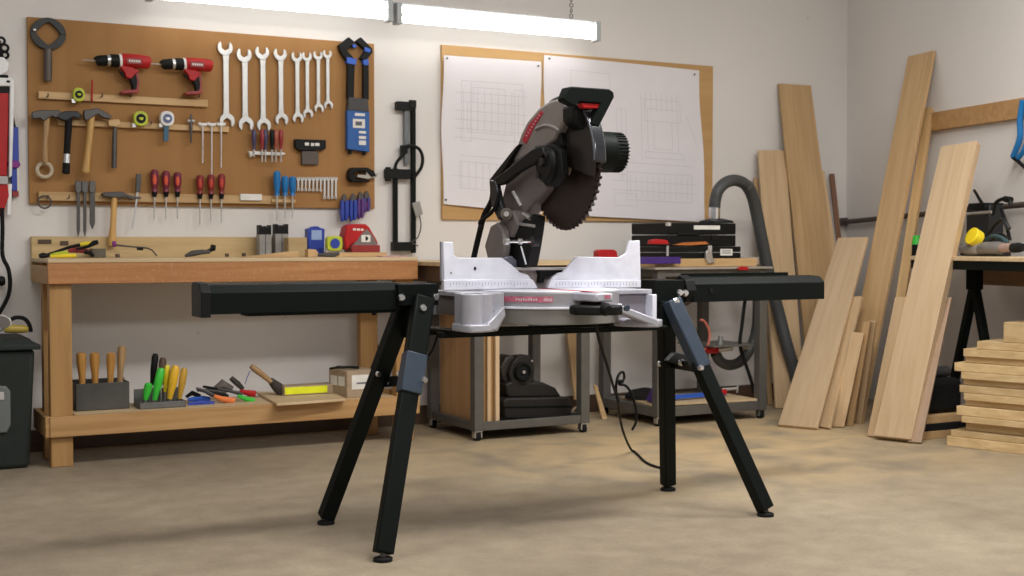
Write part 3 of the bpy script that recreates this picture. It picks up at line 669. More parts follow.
obj('shelf_side', MB().box(.85, .874, BF + .01, 6.24, .134, .224), M_pineX, t, .003)
obj('shelf_side', MB().box(BX1 - .011, BX1 + .013, BF + .01, 6.24, .134, .224), M_pineX, t, .003)
obj('shelf_board', MB().box(.979, BX1 - .191, BF + .03, 6.2155, .2, .2238).box(BX1 - .191, BX1 - .106, BF + .03, 6.159, .2, .2238), M_ply, t, .002)
SZ = .2245

# --- shelf contents
def S(px, py, z=SZ): return onZ(px, py, z)
p = S(76, 411.5); q = onY(129.5, 405, p.y)
zt_ = onY(100, 383, p.y).z
t = thing('chisel_box', 'open grey sheet-metal box holding wooden-handled turning tools on the lower shelf', 'metal box', ((p.x + q.x) / 2, p.y + .06, SZ))
d = .11; th = .003
mb = MB().box(p.x, q.x, p.y, p.y + th, SZ, zt_).box(p.x, q.x, p.y + d, p.y + d + th, SZ, zt_ + .01).box(p.x, p.x + th, p.y, p.y + d, SZ, zt_).box(q.x - th, q.x, p.y, p.y + d, SZ, zt_).box(p.x, q.x, p.y, p.y + d, SZ, SZ + th)
obj('box', mb, M_sheet, t, .001)
hl = ['first wooden tool handle from the left in the metal box', 'second wooden tool handle from the left in the metal box', 'third wooden tool handle from the left in the metal box', 'tallest, greyish wooden tool handle, at the right in the metal box']
for (px, y0, y1, r, dx), lb in zip([(81, 352.5, 384, 4.9, 1.0), (94.5, 352.5, 384, 4.9, .5), (111, 352.5, 384, 4.5, -.5), (122, 346, 382, 4.5, -1.5)], hl):
    Yc = p.y + .05
    tt = thing('turning_chisel', lb, 'chisel', (onY(px, 384, Yc).x, Yc, SZ + .004), 'wooden handled tools in the metal box')
    hm = M_hickory if px == 122 else M_handle
    obj('handle', MB().rd([(px, y0), (px, y0 + 1.5), (px + dx * .3, y0 + 9), (px + dx, y0 + 22), (px + dx * 1.2, y0 + 30), (px + dx * 1.3, y1 + 3)], [r * .55, r * .95, r, r * .72, r * .62, r * .75], Yc, 14), hm, tt)
    a = onY(px + dx * 1.3, y1 + 3, Yc)
    obj('shank', MB().rod([a, (a.x, Yc, SZ + .006)], .005, 8), M_steel, tt)
# tray with green & yellow tools
p = S(140, 409.5); q = onY(186, 405, p.y)
t = thing('parts_tray', 'low grey metal tray with green and yellow handled tools standing in it', 'tray', ((p.x + q.x) / 2, p.y + .06, SZ))
zt_ = onY(160, 402, p.y).z; d = .13
obj('tray', MB().box(p.x, q.x, p.y, p.y + th, SZ, zt_).box(p.x, q.x, p.y + d, p.y + d + th, SZ, zt_ + .05).box(p.x, p.x + th, p.y, p.y + d, SZ, zt_).box(q.x - th, q.x, p.y, p.y + d, SZ, zt_).box(p.x, q.x, p.y, p.y + d, SZ, SZ + th), mat('grey_tray', (.16, .16, .155), .5, .4), t, .001)
def knife(px, y0, px1, y1, r, m_, lb, Y, name='utility_knife', cat='knife'):
    tt = thing(name, lb, cat, onY(px1, y1, Y), 'handles standing in the grey tray')
    obj('handle', MB().rd([(px, y0), (px + (px1 - px) * .1, y0 + (y1 - y0) * .1), ((px + px1) / 2, (y0 + y1) / 2), (px1, y1)], [r * .6, r, r, r * .55], Y, 10), m_, tt)
    obj('tip', MB().rod([onY(px1, y1, Y), (onY(px1, y1, Y).x, Y, SZ + .008)], .004, 6), M_steel, tt)
Yt = p.y + .06
knife(149, 383, 145.5, 400, 4, M_green, 'short bright green handle at the left of the tray', Yt - .02)
knife(161.5, 368, 154.5, 400, 4.3, M_green, 'long bright green handle leaning in the tray', Yt - .01)
knife(155.5, 353.5, 152, 385, 3.4, M_black, 'tall black handle at the back left of the tray', Yt + .04)
knife(163, 357.5, 161, 385, 3.6, M_darkwood, 'dark brown rounded handle behind the long green one', Yt + .04)
knife(167.5, 365, 165, 392, 3.0, M_yellow, 'slim yellow handle behind the thick yellow one', Yt + .03)
knife(176, 365.5, 169.5, 399, 4.6, mat('warm_yellow', (.72, .42, .02), .4), 'thick yellow handle in the middle of the tray', Yt)
knife(184.5, 368, 179.5, 399, 3.6, mat('mustard', (.5, .29, .03), .4), 'mustard yellow handle at the right of the tray', Yt)
# pile of pliers and clamps
def lying(pts, r, m_, name, lb, cat, z=SZ, extra=None, Y=6.05, grp=None):
    pass
def flat_tool(name, lb, cat, parts, base, grp=None):
    """parts: (part_name, [(px,py)..], radii px, material, height lift, Y)"""
    tt = thing(name, lb, cat, base, grp)
    for nm, pp, rr, m_, Y in parts:
        obj(nm, MB().rd(pp, rr, Y, 10), m_, tt)
    return tt
Yp = 6.02
flat_tool('pliers', 'blue-handled clamp lying on the lower shelf right of the tray', 'clamp', [('handle', [(188, 405), (200, 403), (214, 403.5)], [2.2, 3.2, 2.4], M_navy, Yp), ('handle', [(188, 400), (200, 398), (210, 399)], [2, 2.6, 2.2], M_blue, Yp + .06), ('jaw', [(186, 397), (192, 393), (200, 396)], [1.5, 2.6, 2], M_black, Yp + .06)], S(200, 406))
flat_tool('pliers', 'orange-tipped pliers lying on the lower shelf', 'pliers', [('handle', [(214, 396), (222, 399), (234, 401)], [1.8, 2.8, 3.6], M_orange, Yp), ('handle', [(203, 391), (216, 394), (228, 396.5)], [1.5, 2, 2.2], M_black, Yp + .05), ('jaw', [(196, 388), (205, 391), (214, 396)], [1, 2, 2.2], M_dsteel, Yp + .03)], S(222, 404))
flat_tool('snips', 'red and green handled snips lying beside the wooden board', 'snips', [('handle', [(238, 396), (246, 399), (254, 401)], [1.8, 2.4, 3], M_green, Yp + .01), ('handle', [(240, 391), (248, 393), (255, 394)], [1.8, 3, 3.4], M_red, Yp + .05), ('blade', [(218, 389), (230, 391), (242, 394)], [1, 1.6, 2], M_dsteel, Yp + .05)], S(248, 402))
flat_tool('trowel', 'grey trowel with a brown handle at the back of the lower shelf', 'trowel', [('handle', [(231, 378), (238, 384), (243, 389)], [2.6, 3, 2], M_dsteel, Yp + .16), ('blade', [(213, 390), (222, 384), (232, 389)], [2, 5, 3], M_greycast, Yp + .18)], S(230, 392))
flat_tool('pliers', 'grey-brown pliers lying behind the blue clamp', 'pliers', [('handle', [(197, 390), (210, 391), (226, 393)], [1.5, 2, 1.6], M_dsteel, Yp + .12), ('handle', [(203, 386.5), (216, 389), (232, 391)], [1.2, 1.8, 1.8], M_rubber, Yp + .14)], S(210, 396))
# wooden board + brush + sanding block
a, b, c_, d_ = S(277, 406), S(346, 401), S(330, 393), S(256, 394)
zb_ = SZ
solo('plywood_offcut', MB().prism([(v.x, v.y, zb_ + .0) for v in (a, b, c_, d_)], (0, 0, .012)), M_ply, 'thin light plywood offcut overhanging the lower shelf front', 'board', bevel=.001)
zz = SZ + .0125
p = onZ(284, 396, zz); q = onY(334, 391, p.y); zt_ = onY(300, 386, p.y).z
t = thing('level', 'yellow-faced wooden block lying on the plywood offcut', 'sanding block', ((p.x + q.x) / 2, p.y + .03, zz))
obj('block', MB().box(p.x, q.x, p.y, p.y + .09, zz, zt_ + .002), M_card, t, .002)
obj('face_strip', MB().box(p.x + .004, q.x - .035, p.y - .003, p.y, zz + .006, zt_ - .004), mat('fluorescent_yellow', (.8, .85, .02), .4), t, .001)
t = thing('hand_brush', 'bench brush with a wooden handle leaning on the yellow-faced block', 'brush', onY(280, 394, p.y + .05))
obj('handle', MB().rd([(251, 366), (254, 368.5), (264, 376), (271, 382)], [2.4, 3.2, 2.9, 2.4], p.y + .03, 12), M_hickory, t)
obj('bristles', MB().rd([(270, 380), (276, 386), (283, 392)], [3.2, 5.2, 6.5], p.y + .06, 12), mat('dark_bristle', (.05, .04, .035), .9, bump=.6, scale=200), t)
obj('cord_loop', MB().rod(catmull([onY(x, y, p.y + .03) for x, y in [(250, 371), (247, 378), (245, 384)]], 4), .002, 6), M_navy, t)
# cardboard box
p = S(348, 398); q = onY(372, 395, p.y)
q = S(378, 396); q2 = onY(377, 390, p.y); zt_ = onY(348, 371, p.y).z
t = thing('cardboard_box', 'small cardboard box with white labels on the lower shelf', 'box', (p.x + .05, p.y + .05, SZ))
px0 = onY(328.5, 385, p.y + .14).x
A = Vector((onY(347, 397, p.y).x, p.y, SZ)); Bq = Vector((onY(380, 397, p.y).x, p.y, SZ)); Dv = Vector((onY(329, 390, p.y + .16).x - A.x, .16, 0))
poly = [A, Bq, Bq + Dv, A + Dv]
H = zt_ - SZ
obj('carton', MB().prism(poly, (0, 0, H)), M_card, t, .002)
obj('label', MB().prism([A + Vector((.025, -.0015, .04)), A + Vector((.13, -.0015, .04)), A + Vector((.13, -.0015, H - .022)), A + Vector((.025, -.0015, H - .022))], (0, .001, 0)), M_label, t)
nrm = Vector((-Dv.y, Dv.x, 0)).normalized() * .0015
if nrm.x > 0: nrm = -nrm
for u0, u1 in ((.12, .46), (.54, .9)):
    obj('label', MB().prism([A + Dv * u0 + nrm + Vector((0, 0, .055)), A + Dv * u1 + nrm + Vector((0, 0, .055)), A + Dv * u1 + nrm + Vector((0, 0, H - .03)), A + Dv * u0 + nrm + Vector((0, 0, H - .03))], -nrm * .5), M_label, t)
obj('print', MB().box(A.x + .05, A.x + .1, A.y - .003, A.y - .0016, SZ + H * .5, SZ + H * .56), M_print, t)
pc = onY(351, 366, p.y + .08)
solo('cable_coil', MB().rod(catmull([(A.x - .05, A.y + .1, SZ + H + .006), (A.x - .02, A.y + .06, SZ + H + .014), (A.x + .04, A.y + .05, SZ + H + .014), (A.x + .09, A.y + .08, SZ + H + .006), (A.x + .06, A.y + .12, SZ + H + .006), (A.x - .01, A.y + .11, SZ + H + .012)], 5), .006, 8), M_rubber, 'black cable coiled on top of the cardboard box', 'cable')

# --- bench top contents
TZ = BT + .0006
def T(px, py): return onZ(px, py, TZ)
Yb = 6.18
flat_tool('tin_snips', 'black and yellow snips lying at the left end of the bench top', 'snips', [('handle', [(76, 249), (88, 246.5), (94, 243), (98, 242)], [1, 1.6, 2.6, 2.2], M_black, Yb - .02), ('handle_sleeve', [(80, 244.5), (86, 244), (94, 243.5)], [1.8, 2.4, 2.2], M_yellow, Yb + .02), ('blade', [(44, 256), (55, 252), (70, 247), (80, 245)], [1.6, 1.2, 1.6, 1.8], M_black, Yb + .02)], (onY(70, 255, Yb).x, Yb, TZ))
flat_tool('pliers', 'yellow-handled pliers with black jaws at the bench left end', 'pliers', [('jaw', [(39, 256), (43, 255.5), (50, 255.5)], [2, 3, 1.6], M_black, Yb - .06), ('handle', [(49, 255.5), (58, 254), (68, 253)], [1.2, 2.2, 2.4], M_lime, Yb - .05), ('handle', [(50, 256.4), (62, 256), (76, 255.6)], [1.2, 2, 2], M_yellow, Yb - .1)], (onY(60, 257, Yb).x, Yb - .06, TZ))
flat_tool('pliers', 'dark red handled pliers lying beside the yellow pair', 'pliers', [('handle', [(68, 251), (76, 250), (84, 250.5), (90, 252)], [1.6, 2.8, 2.8, 2], M_dred, Yb), ('handle', [(84, 252), (90, 252.5), (94, 256)], [2, 2.4, 1.6], M_black, Yb - .04)], (onY(80, 255, Yb).x, Yb - .02, TZ))
solo('sharpening_stone', MB().B(92, 248.5, 106, 257.2, Yb + .08, .07), mat('green_grey_stone', (.12, .11, .08), .8), 'small dark grey-green stone block on the bench top', 'stone', bevel=.003)
flat_tool('marking_gauge', 'thin marking tool with dark round end and rod, lying on the bench', 'gauge', [('knob', [(112.5, 244), (115.5, 244)], [3, 3], M_purple, Yb + .1), ('rod', [(115, 245), (130, 246.5), (147, 248), (152, 250), (157, 256)], [1.2, .8, .9, .8, .8], M_dsteel, Yb + .1), ('slider', [(137, 248.5), (143, 249)], [1.5, 1.5], M_black, Yb + .08)], (onY(130, 257, Yb).x, Yb + .1, TZ))
for i, (a_, b_, y_, lb) in enumerate([(116, 120, 255, 'tiny dark scrap on the bench below the pin hammer'), (226, 229, 254.5, 'tiny dark scrap near the middle of the bench top'), (243, 246, 254, 'tiny dark scrap on the bench left of the wood strip')]):
    solo('scrap_piece', MB().B(a_, y_ - 1, b_, y_ + 2.4, Yb - .05, .02), M_darkwood, lb, 'scrap', bevel=.001)
flat_tool('spring_clamp', 'small grey-black clamp lying in the middle of the bench top', 'clamp', [('body', [(185, 256), (192, 253.5), (202, 252), (210, 252)], [1.4, 3, 2.6, 1.6], M_dsteel, Yb), ('handle', [(196, 253), (206, 252), (213, 249)], [1.6, 2, 2], M_black, Yb + .02), ('knob', [(211, 247.5), (215, 248)], [3.2, 3], M_black, Yb + .02)], (onY(200, 257, Yb).x, Yb, TZ))
# spray bottles / stone holders
for (a_, b_, tz, lb) in [(259.5, 271.5, 234.5, 'left grey block with toothed black top standing at the back of the bench'), (275.5, 288.5, 233.8, 'right grey block with toothed black top, beside the wooden block')]:
    Yc = 6.27
    t = thing('brush_cup', lb, 'container', (onY((a_ + b_) / 2, 250, Yc).x, Yc + .03, TZ), 'grey blocks with toothed black tops')
    x_0, x_1, _, z1_ = R(a_, tz, b_, 250, Yc)
    obj('block', MB().box(x_0, x_1, Yc, Yc + .06, TZ, z1_), mat('grey_stone', (.26, .25, .235), .6, var=.15), t, .002)
    obj('groove', MB().box((x_0 + x_1) / 2 - .002, (x_0 + x_1) / 2 + .002, Yc - .0012, Yc, TZ, z1_), M_dsteel, t)
    w = x_1 - x_0; zt2 = onY(a_, 225 if a_ < 270 else 224, Yc).z
    obj('toothed_top', MB().prism([(x_0, Yc, z1_), (x_1, Yc, z1_), (x_1, Yc, zt2), (x_1 - w * .18, Yc, zt2), (x_1 - w * .25, Yc, zt2 - .012), (x_0 + w * .58, Yc, zt2 - .014), (x_0 + w * .5, Yc, zt2 - .004), (x_0 + w * .42, Yc, zt2 - .014), (x_0 + w * .25, Yc, zt2 - .012), (x_0 + w * .2, Yc, zt2), (x_0, Yc, zt2)], (0, .05, 0)), M_black, t, .001)
x_0, x_1, _, z1_ = R(288.5, 237.5, 307, 256, 6.2)
solo('wood_block', MB().box(x_0, x_1, 6.2, 6.29, TZ, z1_), M_splash, 'upright pale wooden block left of the blue tin', 'wood block', bevel=.002)
solo('wood_wedge', MB().prism([(onY(241, 257, 6.1).x, 6.1, TZ), (x_0 + .02, 6.1, TZ), (x_0 + .02, 6.1, TZ + .03), (x_0, 6.1, TZ + .03)], (0, .05, 0)), M_railw, 'long thin wooden wedge lying in front of the grey blocks', 'wedge', bevel=.001)
x_0, x_1, _, z1_ = R(308, 229, 325, 250, 6.28)
t = thing('glue_tin', 'blue plastic container with notched top and pale label', 'container', ((x_0 + x_1) / 2, 6.31, TZ))
w = x_1 - x_0
obj('body', MB().prism([(x_0 + .004, 6.28, TZ), (x_1 - .006, 6.28, TZ), (x_1, 6.28, z1_), (x_0 + w * .7, 6.28, z1_ + .008), (x_0 + w * .6, 6.28, z1_ + .014), (x_0 + w * .35, 6.28, z1_ + .014), (x_0 + w * .28, 6.28, z1_ + .008), (x_0, 6.28, z1_)], (0, .055, 0)), M_navy, t, .003)
obj('label', MB().box(x_0 + w * .2, x_1 - w * .2, 6.278, 6.281, z1_ - .055, z1_ - .006), mat('pale_blue_label', (.3, .4, .65), .5), t)
t = tape(335, 243.5, 15.5, 15, 6.2, M_lime, M_navy, 'yellow tape measure with blue label standing on the bench', square=True)
flat_tool('box_knife', 'small dark knife lying in front of the yellow tape measure', 'knife', [('handle', [(318, 254.5), (326, 255), (334, 255), (339, 253.5)], [1.2, 2, 2.2, 1.6], M_dsteel, 6.05)], (onY(328, 257, 6.05).x, 6.05, TZ))
# planks below sander
def bslab(px0, px1, y_, Y0, Y1, z0, z1, m_, name, lb, cat):
    a_ = onY(px0, y_, Y0).x; b_ = onY(px1, y_, Y0).x
    return solo(name, MB().box(a_, b_, Y0, Y1, z0, z1), m_, lb, cat, bevel=.001)
bslab(336, 387, 252, 6.12, 6.33, TZ, TZ + .022, M_railw, 'wood_offcut', 'flat wooden offcut under the red sander', 'board')
solo('wood_offcut', MB().P([(308, 249), (316, 249.5), (319, 254), (318, 257), (308, 257)], 6.08, .05), M_railw, 'small rounded wooden piece in front of the blue container', 'board', bevel=.001)
bslab(382, 407, 256, 6.05, 6.25, TZ, TZ + .005, mat('pink_paper', (.55, .3, .32), .8, scale=40, var=.3), 'sandpaper', 'small pinkish sandpaper sheet on the bench right end', 'sandpaper')
# red sander
SZ2 = TZ + .0225
Ys = 6.18
t = thing('sander', 'red and grey power sander standing on the wooden offcut', 'sander', (onY(362, 250, Ys).x, Ys + .05, SZ2))
obj('body', MB().P([(346, 250), (344.5, 238), (347, 226.5), (352, 224), (366, 224), (369.5, 227), (376, 238), (379, 244), (352, 244), (349, 249)], Ys, .09), M_red, t, .008)
x_0, x_1, _, z1_ = R(351, 245, 379.5, 250, Ys)
obj('base_pad', MB().box(x_0, x_1, Ys - .01, Ys + .1, SZ2, z1_), M_dred, t, .003)
obj('shroud', MB().P([(350, 248), (357, 241), (361, 235), (367, 229), (372, 234), (378, 245), (378, 247)], Ys - .006, .1), M_greycast, t, .004)
obj('dial_plate', MB().P([(361.5, 235), (370.5, 235), (370.5, 242), (361.5, 242)], Ys - .009, .006), M_label, t, .001)
obj('dial', MB().rod([onY(366, 238.5, Ys - .01), onY(366, 238.5, Ys - .005)], .011, 14), M_black, t)
obj('lettering', MB().B(353, 228.3, 356, 230.3, Ys - .002, .002).B(357, 228.5, 360, 230.5, Ys - .002, .002).B(361, 228.7, 363.5, 230.7, Ys - .002, .002), M_label, t)
obj('dust_port', MB().rd([(344.5, 234), (349, 236), (350, 246)], [1.5, 2.2, 2], Ys + .02), M_dsteel, t)
# cable hanging below bench right
solo('bench_cable', MB().rod(catmull([onY(x, y, 6.3) for x, y in [(362, 300), (364, 318), (370, 332), (377, 344), (381, 362)]], 5), .004, 6), M_rubber, 'thin dark cable hanging behind the bench right leg', 'cable')

# ------------------------------------------------------------------ corkboard and drawings
CBY = WY - .02
a = onY(442, 100, CBY).x; b = onY(713, 100, CBY).x
solo('pin_board', MB().box(a, b, CBY, WY - .001, onY(442, 219.5, CBY).z, onY(442, 44.5, CBY).z), wood('cork_ply', (0.50, 0.29, 0.11), (0.58, 0.36, 0.15), 'X', .7, .4), 'pale brown board on the wall behind the pinned drawings', 'board', bevel=.002)
def sheet(tlx, tly, trx, try_, brx, bry, blx, bly, lb, seed, draw):
    Y0 = CBY - .006
    TL, TR, BR, BL = (onY(x, y, Y0) for x, y in ((tlx, tly), (trx, try_), (brx, bry), (blx, bly)))
    rnd = random.Random(seed)
    nu, nv = 24, 16
    ph = [rnd.uniform(0, 6) for _ in range(4)]
    def pt(u, v, off=0):
        p = TL.lerp(TR, u).lerp(BL.lerp(BR, u), v)
        amp = .006 * (abs(2 * u - 1) ** 3 * .9 + .25)
        wv = amp * (math.sin(5 * v + ph[0]) + .6 * math.sin(7 * u + ph[1] + 2 * v))
        wx = .010 * math.sin(5.5 * v + ph[2]) * (abs(2 * u - 1) ** 4) * math.sin(math.pi * v)
        return Vector((p.x + wx, p.y - .010 - wv - off, p.z))
    t = thing('technical_drawing', lb, 'drawing', pt(.5, 1), 'large technical drawings pinned up')
    mb = MB(); V = [pt(i / nu, j / nv) for j in range(nv + 1) for i in range(nu + 1)]
    V2 = [v + Vector((0, .0006, 0)) for v in V]; n = len(V)
    Fs = []
    for j in range(nv):
        for i in range(nu):
            q0 = j * (nu + 1) + i; Fs.append((q0, q0 + 1, q0 + nu + 2, q0 + nu + 1)); Fs.append((n + q0 + nu + 1, n + q0 + nu + 2, n + q0 + 1, n + q0))
    mb.add(V + V2, Fs); obj('sheet', mb, M_paper, t)
    ln = MB()
    def line(u0, v0, u1, v1, w=.0013):
        k = 8
        P_ = [pt(u0 + (u1 - u0) * i / k, v0 + (v1 - v0) * i / k, .0006) for i in range(k + 1)]
        dx, dz = P_[-1].x - P_[0].x, P_[-1].z - P_[0].z; l = math.hypot(dx, dz) + 1e-6
        nx, nz = -dz / l * w, dx / l * w
        vs = []
        for p_ in P_: vs += [p_ + Vector((nx, 0, nz)), p_ - Vector((nx, 0, nz))]
        ln.add(vs, [(2 * i, 2 * i + 1, 2 * i + 3, 2 * i + 2) for i in range(k)])
    def rect(u0, v0, u1, v1): line(u0, v0, u1, v0); line(u1, v0, u1, v1); line(u1, v1, u0, v1); line(u0, v1, u0, v0)
    draw(line, rect, rnd)
    obj('drawn_lines', ln, M_ink, t)
    for u, v in ((.03, .02), (.965, .03), (.02, .97)):
        p_ = pt(u, v); obj('pin', MB().rod([p_ + Vector((0, .004, 0)), p_ - Vector((0, .006, 0))], [.004, .006], 8), M_dsteel, t)
def drawA(line, rect, rnd):
    rect(.18, .16, .8, .3); rect(.18, .16, .28, .56); rect(.24, .3, .72, .5); rect(.3, .2, .62, .3); rect(.72, .2, .82, .58)
    for i in range(9): line(.2 + i * .07, .22, .2 + i * .07, .5)
    for v in (.24, .36, .42, .48, .54): line(.12, v, .86, v)
    rect(.16, .7, .6, .88)
    for i in range(6): line(.18 + i * .07, .7, .18 + i * .07, .88)
    line(.1, .8, .7, .8); line(.16, .66, .6, .66)
def drawB(line, rect, rnd):
    rect(.62, .22, .86, .36); rect(.64, .28, .84, .56); rect(.68, .36, .8, .54); rect(.62, .56, .87, .6)
    for i in range(7): line(.63 + i * .035, .18, .63 + i * .035, .3)
    rect(.44, .3, .5, .72); line(.47, .28, .47, .76)
    rect(.5, .7, .92, .88); 
    for i in range(11): line(.52 + i * .037, .72, .52 + i * .037, .86)
    for v in (.64, .76, .82): line(.4, v, .94, v)
    line(.9, .3, .96, .5); line(.6, .2, .6, .62); rect(.16, .08, .4, .2); rect(.42, .84, .56, .92)
sheet(442.5, 55.5, 540, 62, 541, 214, 443, 204, 'smaller technical drawing pinned left of the saw', 3, drawA)
sheet(544, 55, 699, 70.5, 703, 222, 545, 214, 'wide technical drawing pinned behind the saw motor', 5, drawB)

# ------------------------------------------------------------------ carts
def cart(label, X0, X1, Y0, Y1, top_z, levels, lw=.052, base_z=.05):
    t = thing('tool_cart', label, 'cart', ((X0 + X1) / 2, (Y0 + Y1) / 2, 0), 'grey steel carts on casters')
    for x in (X0, X1 - lw):
        for y in (Y0, Y1 - lw):
            obj('leg', MB().box(x, x + lw, y, y + lw, base_z, top_z), M_cart, t, .003)
            cx_, cy_ = x + lw / 2, y + lw / 2
            c = obj('caster', MB().rod([(cx_ - .012, cy_, .022), (cx_ + .012, cy_, .022)], .022, 16), M_rubber, t)
            obj('caster_fork', MB().box(cx_ - .02, cx_ - .014, cy_ - .016, cy_ + .016, .015, base_z - .001).box(cx_ + .014, cx_ + .02, cy_ - .016, cy_ + .016, .015, base_z - .001).box(cx_ - .02, cx_ + .02, cy_ - .018, cy_ + .018, base_z - .006, base_z - .001), M_steel, c)
    for (z, h) in levels:
        obj('rail', MB().box(X0 + lw, X1 - lw, Y0 + .004, Y0 + .03, z, z + h), M_cart, t, .002)
        obj('rail', MB().box(X0 + lw, X1 - lw, Y1 - .03, Y1 - .004, z, z + h), M_cart, t, .002)
        obj('rail', MB().box(X0 + .004, X0 + .03, Y0 + lw, Y1 - lw, z, z + h), M_cart, t, .002)
        obj('rail', MB().box(X1 - .03, X1 - .004, Y0 + lw, Y1 - lw, z, z + h), M_cart, t, .002)
    return t
C1 = (2.835, 3.50, 5.70, 6.27)
t1 = cart('grey steel cart with casters behind the saw holding upright wood panels', *C1, .80, [(.05, .042), (.76, .04)])
obj('bottom_deck', MB().box(C1[0] + .03, C1[1] - .03, C1[2] + .031, C1[3] - .031, .05, .056), M_cart, t1)
obj('top_apron', MB().box(2.65, 3.60, 5.64, 5.68, .79, .868).box(2.65, 2.69, 5.68, 6.36, .79, .868).box(3.56, 3.60, 5.68, 6.36, .79, .868).box(2.65, 3.6, 6.34, 6.37, .79, .868), M_darkwood, t1, .002)
obj('table_top', MB().box(2.63, 3.62, 5.62, 6.39, .868, .888), M_ply, t1, .002)
obj('top_support', MB().box(2.69, 3.56, 5.9, 5.95, .80, .8675), M_darkwood, t1)
DZ = .0565
# panels in cart 1
zt_ = .715
pan = [(C1[0] + .06, C1[0] + .215, 'wide orange-brown panel'),]
pa = onY(445, 380, 6.18).x
for i, (xa, w_, y0_, y1_, h_, m_, lb) in enumerate([
    (2.890, .016, 5.765, 6.22, .70, wood('beech_panel', (.50, .27, .12), (.6, .36, .17), 'Z', .5, .5), 'wide orange-brown wooden panel standing on edge, leftmost in the cart'),
    (2.909, .017, 5.76, 6.2, .69, M_pineZ, 'second wooden panel from the left in the cart'),
    (2.929, .020, 5.745, 6.2, .71, M_boardC, 'middle pale wooden panel standing in the cart'),
    (2.952, .017, 5.76, 6.18, .66, M_pineZ, 'narrow wooden panel in the cart, one before the right end'),
    (2.972, .022, 5.74, 6.18, .70, M_boardA, 'pale wooden panel at the right end of the standing row')]):
    solo('plywood_sheet', MB().box(xa, xa + w_, y0_, y1_, DZ, DZ + h_ - .02), m_, lb, 'wood panel', 'wooden panels standing in the cart', bevel=.001)
# orange wide panel facing front
xa, xb = onY(444, 380, 6.0).x, onY(468, 380, 5.9).x
solo('plywood_sheet', MB().prism([(onY(442, 380, 6.16).x, 6.16, DZ), (2.862 + .03, 5.82, DZ), (2.862 + .034, 5.82 + .0, DZ), (onY(442, 380, 6.16).x + .02, 6.2, DZ)], (0, 0, .66)), MATS['beech_panel'], 'orange-brown panel leaning inside the cart left side rail', 'wood panel', bevel=.001) if False else None
# router case stack
x_0 = onY(505, 410, 5.86).x; x_1 = onY(570, 410, 5.86).x
t = thing('power_planer', 'black power tool standing on its moulded black base in the cart', 'power tool', ((x_0 + x_1) / 2, 5.98, DZ))
Y = 5.84
def zy(py, Y_=Y): return onY(530, py, Y_).z
obj('base', MB().P([(505, 419), (503.5, 401), (507, 398), (568, 397), (572, 401), (571, 418.5)], Y, .24), mat('warm_black', (.016, .014, .013), .5, spec=.3), t, .01, 3)
obj('base_groove', MB().P([(504, 406.5), (572, 405.5), (572, 407.5), (504, 408.5)], Y - .002, .004), M_blackm, t)
obj('housing', MB().P([(508, 398), (505, 384), (512, 381), (544, 382.5), (556, 388), (562, 397)], Y + .03, .18), mat('warm_black', (.016, .014, .013), .5, spec=.3), t, .012, 3)
obj('motor', MB().P([(503, 380), (500, 368), (506, 357), (512, 355), (520, 360), (520, 384), (508, 386)], Y + .06, .12), mat('brown_black', (.022, .018, .017), .5), t, .01)
c = onY(523, 372, Y + .02)
obj('cover', MB().P([(509, 374), (513, 362), (519, 356), (528, 355), (533, 358), (535, 366), (534, 382), (524, 387), (512, 384)], Y + .03, .08), mat('warm_black', (.016, .014, .013), .5, spec=.3), t, .006)
obj('cover_ring', MB().ring(c, (0, 1, 0), 8 * mpp(c), 1.6 * mpp(c), 28, 8), M_blackm, t)
obj('hub', MB().rod([c, c + Vector((0, .02, 0))], 6.5 * mpp(c), 20), M_rubber, t)
obj('hub_nut', MB().rod([c + Vector((0, -.012, 0)), c + Vector((0, .002, 0))], 1.7 * mpp(c), 6), M_steel, t)
obj('screw', MB().rd([(531, 361), (532.5, 361)], 1.3, Y + .02), M_steel, t)
solo('small_coil', MB().rod(catmull([onY(x, y, 5.92) for x, y in [(572, 411), (577, 407), (583, 408), (586, 413), (585, 416)]], 4), .006, 8), mat('tan_rope', (.4, .3, .2), .8), 'tan loop of rope beside the black power tool in the cart', 'rope')

# boards standing behind between carts
solo('wood_strip', MB().prism([onY(567, 330, WY - .06), onY(576, 330, WY - .06), onY(583, 399, WY - .10), onY(575, 400, WY - .10)], (0, .02, 0)), M_boardB, 'brown wood strip leaning on the wall between the two carts', 'board', bevel=.001)
solo('wood_strip', MB().prism([onY(594, 385, WY - .2), onY(597, 385, WY - .2), onY(608, 420, WY - .32), onY(603, 421, WY - .32)], (0, .012, 0)), M_railw, 'short thin strip leaning between the carts near the floor', 'board', bevel=.001)

C2 = (3.92, 4.66, 5.70, 6.29)
t2 = cart('grey steel cart with casters carrying black toolboxes and hoses', *C2, .838, [(.05, .05), (.735, .02), (.80, .038)])
obj('bottom_deck', MB().box(C2[0] + .03, C2[1] - .03, C2[2] + .031, C2[3] - .031, .05, .056), M_cart, t2)
obj('top_deck', MB().box(C2[0] - .03, C2[1] + .02, C2[2] - .02, C2[3] + .01, .8385, .850), mat('grey_beige_deck', (.34, .3, .26), .5), t2, .002)
obj('mid_shelf', MB().box(4.33, C2[1] - .004, C2[2] + .053, 6.1, .405, .413), M_cart, t2, .001)
obj('rear_panel', MB().box(C2[0] + .06, C2[1] - .06, C2[3] - .05, C2[3] - .046, .756, .80), mat('khaki_panel', (.12, .1, .06), .6), t2)
solo('plywood_board', MB().prism([(3.93, 5.76, .1015), (4.6, 5.71, .1015), (4.62, 6.1, .1015), (3.98, 6.15, .1015)], (0, 0, .012)), M_ply, 'plywood sheet lying on the bottom of the right cart', 'board', bevel=.001)
PZ = .114
